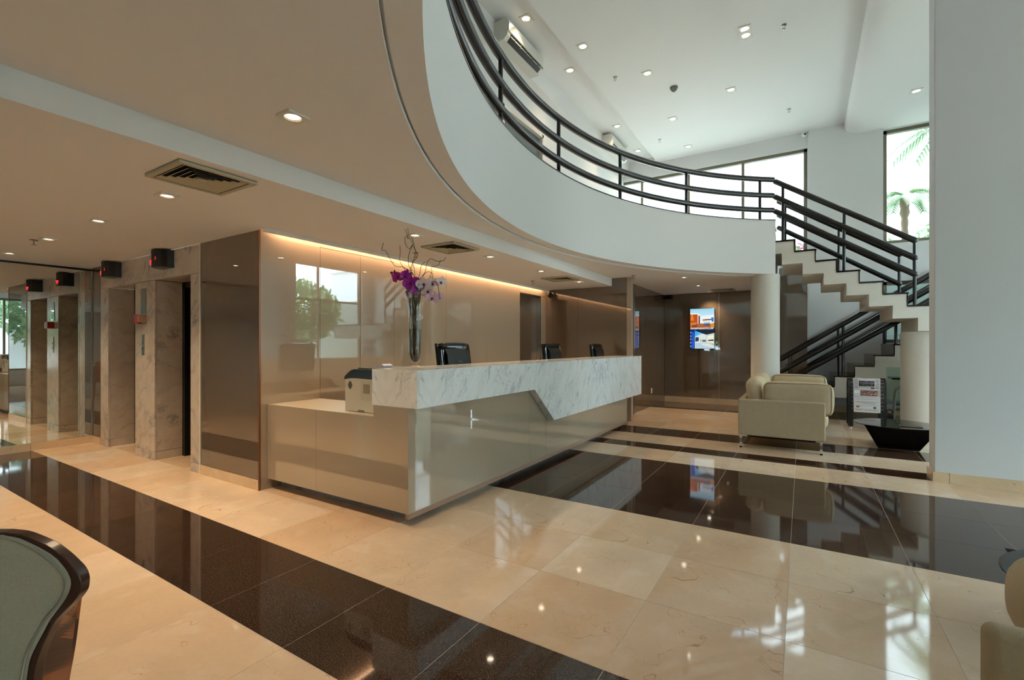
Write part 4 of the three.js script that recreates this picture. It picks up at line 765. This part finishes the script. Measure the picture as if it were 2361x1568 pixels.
{
  const mk = (x, z, label) => {
    const g = thing('coffee_table', label, 'table', [x, 0, z], 'black round-topped coffee tables');
    const b = 0.207, t = 0.36, y = 0.298, c = [[-1, -1], [1, -1], [1, 1], [-1, 1]], pos = [];
    for (let e = 0; e < 4; e++) { const a = c[e], d = c[(e + 1) % 4]; const A = [x + a[0] * b, 0, z + a[1] * b], B = [x + d[0] * b, 0, z + d[1] * b], A2 = [x + a[0] * t, y, z + a[1] * t], B2 = [x + d[0] * t, y, z + d[1] * t]; pos.push(...A, ...B2, ...B, ...A, ...A2, ...B2); }
    pos.push(x - b, 0, z - b, x + b, 0, z - b, x + b, 0, z + b, x - b, 0, z - b, x + b, 0, z + b, x - b, 0, z + b);
    const bg = new THREE.BufferGeometry(); bg.setAttribute('position', new THREE.BufferAttribute(new Float32Array(pos), 3)); bg.computeVertexNormals(); boxUV(bg);
    part('base', bg, M.blackGloss, g); part('table_top', lathe([[0, 0], [0.452, 0], [0.46, 0.004], [0.46, 0.009], [0.455, 0.013], [0, 0.013]], x, y, z, 64), M.blackGloss, g, 'black glass disc');
    return g;
  };
  mk(1.05, -7.965, 'black round glass coffee table with square tapering base beside the sofa'); mk(1.25, -3.05, 'black round glass side table behind the armchair');
  const bk = thing('book', 'dark closed magazine lying on the black coffee table', 'magazine', [1.18, 0.311, -7.75]); part('cover', box(1.06, 1.28, 0.311, 0.318, -7.85, -7.68), M.black, bk); part('pages', box(1.063, 1.277, 0.312, 0.317, -7.847, -7.683), M.paper, bk);
}
// newspaper stand
{
  const g = thing('newspaper_stand', 'black arched newspaper stand with wire rods before the stair', 'newspaper stand', [0.86, 0, -9.35]);
  const side = (x0, x1) => { const o = [], i = []; for (let k = 0; k <= 12; k++) { const a = Math.PI * k / 12; o.push([-9.38 + 0.17 * Math.cos(a), 0.66 + 0.17 * Math.sin(a)]); i.push([-9.38 + 0.125 * Math.cos(a), 0.66 + 0.125 * Math.sin(a)]); } return toCreasedNormals(prismX([[-9.21, 0.055], ...o, [-9.55, 0.055], [-9.505, 0.055], ...i.reverse(), [-9.255, 0.055]], x0, x1), 0.4); };
  part('side_frame', side(0.62, 0.685), M.rail, g); part('side_frame', side(1.035, 1.105), M.rail, g);
  for (const y of [0.80, 0.755, 0.70, 0.645, 0.585, 0.525, 0.46, 0.40, 0.345]) part('rod', bar(V3(0.66, y, -9.203), V3(1.07, y, -9.203), 0.003, 6), M.chrome, g);
  for (const x of [0.652, 1.07]) for (const z of [-9.235, -9.525]) part('caster', [new THREE.SphereGeometry(0.022, 12, 8).translate(x, 0.022, z), bar(V3(x, 0.03, z), V3(x, 0.06, z), 0.01, 8)], M.chrome, g);
  const print = (draw) => { const cv = document.createElement('canvas'); cv.width = 512; cv.height = 400; const x = cv.getContext('2d'); x.fillStyle = '#d9d4d6'; x.fillRect(0, 0, 512, 400); const r = rng(draw.length * 7 + 3); const lines = (a, b, c, d) => { x.fillStyle = '#77747a'; for (let y = b; y < d; y += 7) x.fillRect(a, y, (c - a) * (0.75 + 0.25 * r()), 3); }; draw(x, lines, r); const t = new THREE.CanvasTexture(cv); t.colorSpace = THREE.SRGBColorSpace; return t; };
  const photo = (x, r, a, b, c, d, cols) => { for (let i = 0; i < 160; i++) { x.fillStyle = cols[Math.floor(r() * cols.length)]; x.globalAlpha = 0.7; const px = a + r() * (c - a - 20), py = b + r() * (d - b - 20); x.fillRect(px, py, 8 + r() * 26, 6 + r() * 22); } x.globalAlpha = 1; };
  const papers = [
    [0.64, 0.828, -9.225, 'newspaper with a dark match photograph in the top row of the stand', (x, l, r) => { l(12, 20, 90, 380); l(420, 20, 500, 380); x.fillStyle = '#2c2c38'; x.fillRect(100, 90, 300, 190); photo(x, r, 100, 90, 400, 280, ['#3c4a3a', '#555050', '#7a4a5a', '#b5a13a', '#4a58a8', '#22242e']); x.fillStyle = '#3a3a40'; x.font = 'bold 26px serif'; x.fillText('quinta se aproxima do título', 60, 330); x.fillStyle = '#48587a'; x.fillRect(330, 300, 70, 60); }],
    [0.505, 0.66, -9.217, 'newspaper with a crowd photograph in the middle row of the stand', (x, l, r) => { x.fillStyle = '#f0eeee'; x.fillRect(10, 60, 110, 150); x.fillStyle = '#8a5a50'; x.fillRect(130, 60, 330, 220); photo(x, r, 130, 60, 460, 280, ['#c0503e', '#e0c8b0', '#44506a', '#7a6a58', '#e8e2d8', '#5a3a3a']); l(470, 60, 505, 300); l(12, 300, 500, 330); x.fillStyle = '#222'; x.fillRect(10, 352, 490, 8); }],
    [0.292, 0.535, -9.211, 'upside-down newspaper with its title at the bottom of the stand', (x, l) => { x.save(); x.translate(512, 400); x.rotate(Math.PI); x.fillStyle = '#3c4650'; x.font = 'bold 44px serif'; x.textAlign = 'center'; x.fillText('O ESTADO DE S. PAULO', 256, 70, 440); x.fillStyle = '#2f7a56'; x.fillRect(80, 96, 56, 56); x.fillStyle = '#d8742a'; x.beginPath(); x.moveTo(390, 160); x.lineTo(440, 100); x.lineTo(470, 165); x.fill(); x.fillStyle = '#b35a20'; x.fillRect(395, 130, 70, 24); x.restore(); l(60, 120, 490, 150); x.fillStyle = '#444'; x.fillRect(40, 60, 440, 4); l(160, 170, 480, 190); }],
  ];
  papers.forEach(([y0, y1, z, label, draw]) => {
    const n = thing('newspaper', label, 'newspaper', [0.86, y0, z], 'newspapers on the stand');
    part('pages', box(0.692, 1.03, y0, y1, z - 0.004, z), M.paper, n);
    const pg = new THREE.PlaneGeometry(0.338, y1 - y0).translate(0.861, (y0 + y1) / 2, z + 0.0008); part('front_page', pg, std({ map: print(draw), roughness: 0.85 }), n);
  });
}
// console under the stair landing
{
  const g = thing('glass_console', 'small console with black top and glass panels behind the wide column', 'console', [1.6, 0, -10.4]);
  part('top', box(1.29, 2.2, 0.765, 0.795, -10.62, -10.16, 0.006, 1), M.black, g);
  part('glass_panel', box(1.27, 2.2, 0.30, 0.96, -10.655, -10.645), M.glassEdge, g); part('shelf', box(1.34, 2.2, 0.33, 0.345, -10.6, -10.2), M.black, g); part('shelf', box(1.34, 2.2, 0.23, 0.245, -10.6, -10.2), M.steel, g);
  part('tube_frame', tube([V3(1.62, 0.73, -10.14), V3(1.45, 0.68, -10.14), V3(1.34, 0.60, -10.14), V3(1.325, 0.5, -10.14), V3(1.30, 0.02, -10.14)], 0.022, 10, false, 30), M.steel, g, 'grey bent tube frame');
  part('leg', bar(V3(2.15, 0, -10.4), V3(2.15, 0.77, -10.4), 0.02), M.steel, g);
  const b = thing('shoulder_bag', 'black bag standing beside the glass console', 'bag', [1.24, 0, -10.02]); part('body', softBox(0.1, 0.2, 0.2, 0.04, 0.1, 8).translate(1.24, 0.1, -10.02), M.black, b); part('handle', new THREE.TorusGeometry(0.04, 0.009, 8, 20).translate(1.24, 0.23, -10.02), M.black, b);
}
// dining chair at the left edge: cloth back in a rosewood shell
{
  const D0 = 1.04, f = V3(-SY, 0, -CY), rt = V3(CY, 0, -SY), px = (x, y) => [x / 4.382, 1210 + y / 4.382];
  const loc = ([u, v], d = D0) => [(u - W / 2) * d / FPX, EYE + (796 - v) * d / FPX];
  const world = (g, d) => { const p = g.attributes.position; for (let i = 0; i < p.count; i++) { const a = p.getX(i), b = p.getY(i), k = d - p.getZ(i); p.setXYZ(i, f.x * k + rt.x * a, b, f.z * k + rt.z * a); } g.computeVertexNormals(); return g; };
  const outer = [[40, 90], [200, 110], [350, 165], [480, 225], [600, 310], [700, 400], [780, 490], [808, 570], [808, 620], [795, 690], [740, 770], [620, 890], [540, 985], [470, 1120], [410, 1250], [360, 1400], [330, 1568], [310, 1760], [300, 2050]].map((p) => loc(px(...p)));
  const inner = [[40, 94], [200, 125], [330, 180], [440, 235], [560, 310], [650, 400], [710, 490], [735, 570], [725, 640], [690, 720], [600, 850], [520, 960], [450, 1090], [380, 1220], [320, 1360], [285, 1568], [265, 1760], [255, 2050]].map((p) => loc(px(...p)));
  const pip = [[40, 112], [130, 130], [250, 175], [370, 235], [480, 310], [580, 400], [660, 500], [690, 590], [680, 650], [640, 740], [560, 850], [480, 940], [400, 1070], [330, 1200], [280, 1340], [240, 1568], [222, 1760], [212, 2050]].map((p) => loc(px(...p)));
  const mid = loc([-150, 1300])[0], both = (l) => [...l, ...l.map(([a, b]) => [2 * mid - a, b]).reverse()];
  const crv = (l, n) => new THREE.CatmullRomCurve3(l.map(([a, b]) => V3(a, b, 0)), false, 'centripetal').getSpacedPoints(n).map((p) => [p.x, p.y]);
  const crvP = (l, n) => { const c = new THREE.CatmullRomCurve3(l.map(([a, b]) => V3(a, b, 0)), false, 'centripetal'); return Array.from({ length: n + 1 }, (_, i) => { const p = c.getPoint(i / n); return [p.x, p.y]; }); };
  const O = both(crvP(outer, 72)), I = both(crv(inner, 60)), Q = both(crv(pip, 60));
  const base = V3(0, 0, 0).addScaledVector(f, D0).addScaledVector(rt, mid);
  const g = thing('dining_chair', 'curved rosewood chair with pale green cloth back at the floor edge', 'chair', [base.x, 0, base.z]);
  const ring = new THREE.Shape(O.map(([a, b]) => new THREE.Vector2(a, b))); ring.holes.push(new THREE.Path(I.map(([a, b]) => new THREE.Vector2(a, b))));
  part('back_rim', boxUV(world(new THREE.ExtrudeGeometry(ring, { depth: 0.02, bevelEnabled: true, bevelSize: 0.003, bevelThickness: 0.003, bevelSegments: 2 }).translate(0, 0, -0.02), D0)), M.rosewoodDark, g, 'dark rosewood rim');
  const padS = new THREE.Shape(I.map(([a, b]) => new THREE.Vector2(a, b)));
  part('back_cushion', boxUV(world(new THREE.ExtrudeGeometry(padS, { depth: 0.012, bevelEnabled: true, bevelSize: -0.006, bevelThickness: 0.008, bevelSegments: 3 }).translate(0, 0, -0.016), D0)), M.chairCloth, g, 'pale grey-green woven cloth');
  const pc = new THREE.CatmullRomCurve3(Q.map(([a, b]) => V3(a, b, 0.004)), false); part('piping', world(new THREE.TubeGeometry(pc, 160, 0.0035, 8), D0), M.chairCloth, g);
  // shell that leaves the rim and runs back to a wider outline
  const back = both(crvP([[30, 60], [200, 90], [360, 145], [500, 205], [630, 300], [730, 400], [800, 500], [822, 580], [815, 640], [795, 700], [788, 770], [775, 870], [762, 970], [748, 1080], [728, 1230], [706, 1360], [668, 1568], [640, 1760], [600, 2050]].map((p) => loc(px(...p))), 72)).map(([a, b]) => [a * 1.02 + 0.0, b]);
  const pos = [], uv = []; const N = O.length, rear = 0.10;
  for (let i = 0; i + 1 < N; i++) {
    const A = [...O[i], -0.01], B = [...O[i + 1], -0.01], Cc = [back[i + 1][0] * (D0 + rear) / D0 / 1.02, EYE + (back[i + 1][1] - EYE) * (D0 + rear) / D0, -rear], Dd = [back[i][0] * (D0 + rear) / D0 / 1.02, EYE + (back[i][1] - EYE) * (D0 + rear) / D0, -rear];
    pos.push(...A, ...B, ...Cc, ...A, ...Cc, ...Dd);
  }
  const sh = new THREE.BufferGeometry(); sh.setAttribute('position', new THREE.BufferAttribute(new Float32Array(pos), 3)); void uv; world(sh, D0); part('shell', toCreasedNormals(boxUV(sh), 0.7), M.rosewood, g, 'striped rosewood veneer shell');
  const rearS = new THREE.Shape(back.map(([a, b]) => new THREE.Vector2(a * (D0 + rear) / D0 / 1.02, EYE + (b - EYE) * (D0 + rear) / D0)));
  part('rear_panel', boxUV(world(new THREE.ExtrudeGeometry(rearS, { depth: 0.01, bevelEnabled: false }).translate(0, 0, -rear - 0.01), D0)), M.rosewood, g);
  const pt = (a, y, k) => V3(f.x * k + rt.x * a, y, f.z * k + rt.z * a), hw = loc([100, 1568])[0] - mid;
  for (const s of [-1, 1]) { { const a = loc([166, 1568], 1.19)[0] - mid; part('leg', bar(pt(mid - s * a * -1, 0, 1.21), pt(mid + s * (a - 0.03), 0.7, 1.17), 0.014), M.rosewoodDark, g); } part('leg', bar(pt(mid + s * hw, 0, 0.62), pt(mid + s * hw, 0.4, 0.66), 0.018), M.rosewoodDark, g); }
  const seat = []; for (let k = 0; k < 24; k++) { const a = k / 24 * Math.PI * 2, c = Math.cos(a), s = Math.sin(a), q = 1 / Math.pow(Math.pow(Math.abs(c), 4) + Math.pow(Math.abs(s), 4), 0.25); const p = pt(mid + c * q * hw * 1.05, 0, 0.86 + s * q * 0.24); seat.push([p.x, p.z]); }
  part('seat', slab(planShape(seat), 0.38, 0.47), M.chairCloth, g);
}

// ------------------------------------------------------------------ outside
struct('ground', box(-40, 40, -0.5, -0.21, -40, 40), M.paving, 'pale paved ground around the building', 'ground');
{
  const w = structGroup('garden_wall', 'sunlit cream garden wall behind the palms', 'wall', [0, 0, -17]);
  part('wall_face', box(-14, 14, -0.2, 5.35, -17.3, -17), M.outWall, w); part('coping', box(-14, 14, 5.35, 5.47, -17.36, -16.92), M.outWall, w);
  struct('garden_bed', box(-14, 14, -0.2, 3.25, -17, -13.7), M.soil, 'raised planted bed outside the gallery windows', 'garden bed');
  const b = structGroup('neighbour_building', 'pale apartment block beyond the garden wall', 'building', [2, 0, -21]);
  part('walls', box(-16, 20, -0.2, 24, -27, -21), M.outWall, b); for (let i = 0; i < 9; i++) for (let j = 0; j < 5; j++) part('window', box(-14 + i * 3.6, -12.4 + i * 3.6, 6.6 + j * 3.3, 8.0 + j * 3.3, -21.02, -20.97), std({ color: 0x9fb3c4, roughness: 0.1 }), b);
}
function leafMesh(name, geo, mat, count, place, seed, parent) {
  const m = new THREE.InstancedMesh(geo, mat, count), r = rng(seed), o = new THREE.Object3D();
  for (let i = 0; i < count; i++) { place(o, r, i); o.updateMatrix(); m.setMatrixAt(i, o.matrix); }
  m.name = name; m.castShadow = m.receiveShadow = true; m.userData.kind = 'stuff'; parent.add(m); return m;
}
const leafGeo = (() => { const g = new THREE.BufferGeometry(); g.setAttribute('position', new THREE.BufferAttribute(new Float32Array([0, 0, 0, 0.035, 0.06, 0.008, 0, 0.15, 0, 0, 0, 0, 0, 0.15, 0, -0.035, 0.06, 0.008]), 3)); g.computeVertexNormals(); return g; })();
function palm(label, x, y, z, h, rad, n, seed) {
  const g = thing('palm_tree', label, 'palm', [x, y, z]), r = rng(seed);
  const prof = []; for (let k = 0; k <= 14; k++) prof.push([(0.062 + 0.014 * (k % 2)) * (k > 10 ? 1.35 : 1), h * k / 14]); part('trunk', lathe([[0, 0], ...prof, [0, h]], x, y, z, 14), M.bark, g);
  for (let i = 0; i < n; i++) {
    const a = i / n * Math.PI * 2 + r() * 0.4, up = 0.15 + r() * 0.9, pos = [], pts = [];
    for (let k = 0; k <= 12; k++) { const t = k / 12, d = rad * t; pts.push(V3(x + Math.cos(a) * d * Math.cos(up * (1 - t * 0.6)), y + h + rad * (up * t - (0.55 + up * 0.75) * t * t * 0.9), z + Math.sin(a) * d * Math.cos(up * (1 - t * 0.6)))); }
    for (let k = 1; k < 12; k++) for (const s of [-1, 1]) for (let q = 0; q < 2; q++) { const p = pts[k].clone().lerp(pts[k + 1], q / 2), d = pts[k + 1].clone().sub(pts[k]).normalize(), side = d.clone().cross(V3(0, 1, 0)).normalize().multiplyScalar(s), l = rad * 0.36 * (1 - 0.55 * k / 12), e = p.clone().addScaledVector(side, l * 0.75).addScaledVector(d, l * 0.6).add(V3(0, -l * 0.32, 0)), w = d.clone().multiplyScalar(rad * 0.022); pos.push(...p.clone().sub(w).toArray(), ...p.clone().add(w).toArray(), ...e.toArray()); }
    const bg = new THREE.BufferGeometry(); bg.setAttribute('position', new THREE.BufferAttribute(new Float32Array(pos), 3)); bg.computeVertexNormals(); boxUV(bg);
    part('frond', merged([bg, tube(pts, 0.008, 4, false, 12)]), i % 2 ? M.leaf : M.leafLight, g);
  }
}
palm('small palm with a rough brown trunk outside the tall window', 2.15, 3.25, -15.0, 1.75, 0.95, 18, 91);
palm('taller palm with drooping fronds beyond the small palm', 3.5, 3.25, -15.8, 3.6, 1.7, 24, 92);
function shrub(name, label, category, x, y, z, rx, ry, rz, n, mat, seed, bloom) {
  const g = thing(name, label, category, [x, y, z]); part('stem', [bar(V3(x, y, z), V3(x + 0.05, y + ry, z), 0.02, 6), bar(V3(x, y, z), V3(x - rx * 0.4, y + ry * 1.2, z), 0.015, 6)], M.bark, g);
  const inside = (o, r) => { const a = r() * 6.283, b = Math.acos(2 * r() - 1), q = 0.55 + 0.45 * Math.cbrt(r()); o.position.set(rx * q * Math.sin(b) * Math.cos(a), ry + ry * q * Math.cos(b), rz * q * Math.sin(b) * Math.sin(a)); o.rotation.set(r() * 6, r() * 6, r() * 6); o.scale.setScalar(0.7 + r() * 0.8); };
  leafMesh('foliage', leafGeo, mat, n, inside, seed, g); if (bloom) leafMesh('blossom', leafGeo, M.bloom, Math.floor(n * 0.7), inside, seed + 1, g); return g;
}
shrub('shrub', 'bright green leafy shrub at the foot of the small palm', 'shrub', 1.55, 3.25, -14.6, 0.55, 0.36, 0.4, 500, M.leafLight, 101); shrub('shrub', 'tall green shrub to the right of the small palm', 'shrub', 2.9, 3.25, -14.6, 0.6, 0.55, 0.5, 650, M.leafLight, 102);
shrub('bougainvillea', 'pink flowering bougainvillea outside the gallery window by the stair', 'shrub', 0.05, 3.25, -14.4, 0.5, 0.35, 0.4, 320, M.leafLight, 103, true);
for (let i = 0; i < 4; i++) { const x = [-1.8, -1.0, -0.2, -4.4][i], g = thing('cactus', 'pale green upright cactus in the bed outside the gallery window', 'cactus', [x, 3.25, -14.6], 'cacti outside the gallery window'), r = rng(200 + i); for (let k = 0; k < 4; k++) { const dx = (r() - 0.5) * 0.4, h = 0.45 + r() * 0.5; part('arm', new THREE.CapsuleGeometry(0.05, h, 4, 10).translate(x + dx, 3.25 + h / 2, -14.6 + (r() - 0.5) * 0.2), M.leafLight, g); } }
function tree(label, x, z, h, rad, n, seed) {
  const g = thing('tree', label, 'tree', [x, -0.21, z]); part('trunk', [new THREE.CylinderGeometry(0.1, 0.17, h, 10).translate(x, -0.21 + h / 2, z), bar(V3(x, h * 0.6, z), V3(x + rad * 0.5, h + 0.4, z + 0.3), 0.06, 8), bar(V3(x, h * 0.6, z), V3(x - rad * 0.5, h + 0.5, z - 0.3), 0.06, 8)], M.bark, g);
  leafMesh('foliage', leafGeo, seed % 2 ? M.leaf : M.leafLight, n, (o, r) => { const a = r() * 6.283, b = Math.acos(2 * r() - 1), q = 0.5 + 0.5 * Math.cbrt(r()); o.position.set(rad * q * Math.sin(b) * Math.cos(a), h + 0.3 + rad * 0.75 * q * Math.cos(b), rad * q * Math.sin(b) * Math.sin(a)); o.rotation.set(r() * 6, r() * 6, r() * 6); o.scale.setScalar(1.2 + r() * 1.4); }, seed, g);
}
[[7.9, -10.8, 2.5, 1.6], [10.6, -6.9, 2.7, 1.9], [11.5, -2.2, 2.6, 1.8], [11.2, 2.2, 2.6, 1.9]].forEach(([x, z, h, r], i) => tree(['leafy street tree outside the glazing beyond the stair', 'leafy street tree outside the glazing level with the wall pier', 'leafy street tree outside the glazing beside the armchair', 'leafy street tree outside the glazing at the street corner'][i], x, z, h, r, 2600, 300 + i));
[[-6.3, 7.7, 2.0, 1.5], [-3.2, 7.9, 2.0, 1.6]].forEach(([x, z, h, r], i) => tree(['leafy street tree before the lift lobby glazing by the mirror wall', 'leafy street tree before the lift lobby glazing by the lounge'][i], x, z, h, r, 2200, 310 + i));  // street trees with crowns set low and close to dim the front glazing
[-6.9, -4.5].forEach((x, i) => shrub('shrub', ['unseen green shrub added to dim the lift lobby glazing by the mirror wall', 'unseen green shrub added to dim the middle of the lift lobby glazing'][i], 'shrub', x, -0.21, 7.0, 1.0, 0.65, 0.5, 1200, M.leaf, 330 + i));  // unseen shrubs added outside to darken the glazing and its reflections
struct('street_wall', [box(13, 13.4, -0.21, 2.2, -20, 20), box(-20, 13, -0.21, 2.0, 15, 15.4)], M.outWall, 'low pale wall across the street', 'wall');

renderer.render(scene, camera);
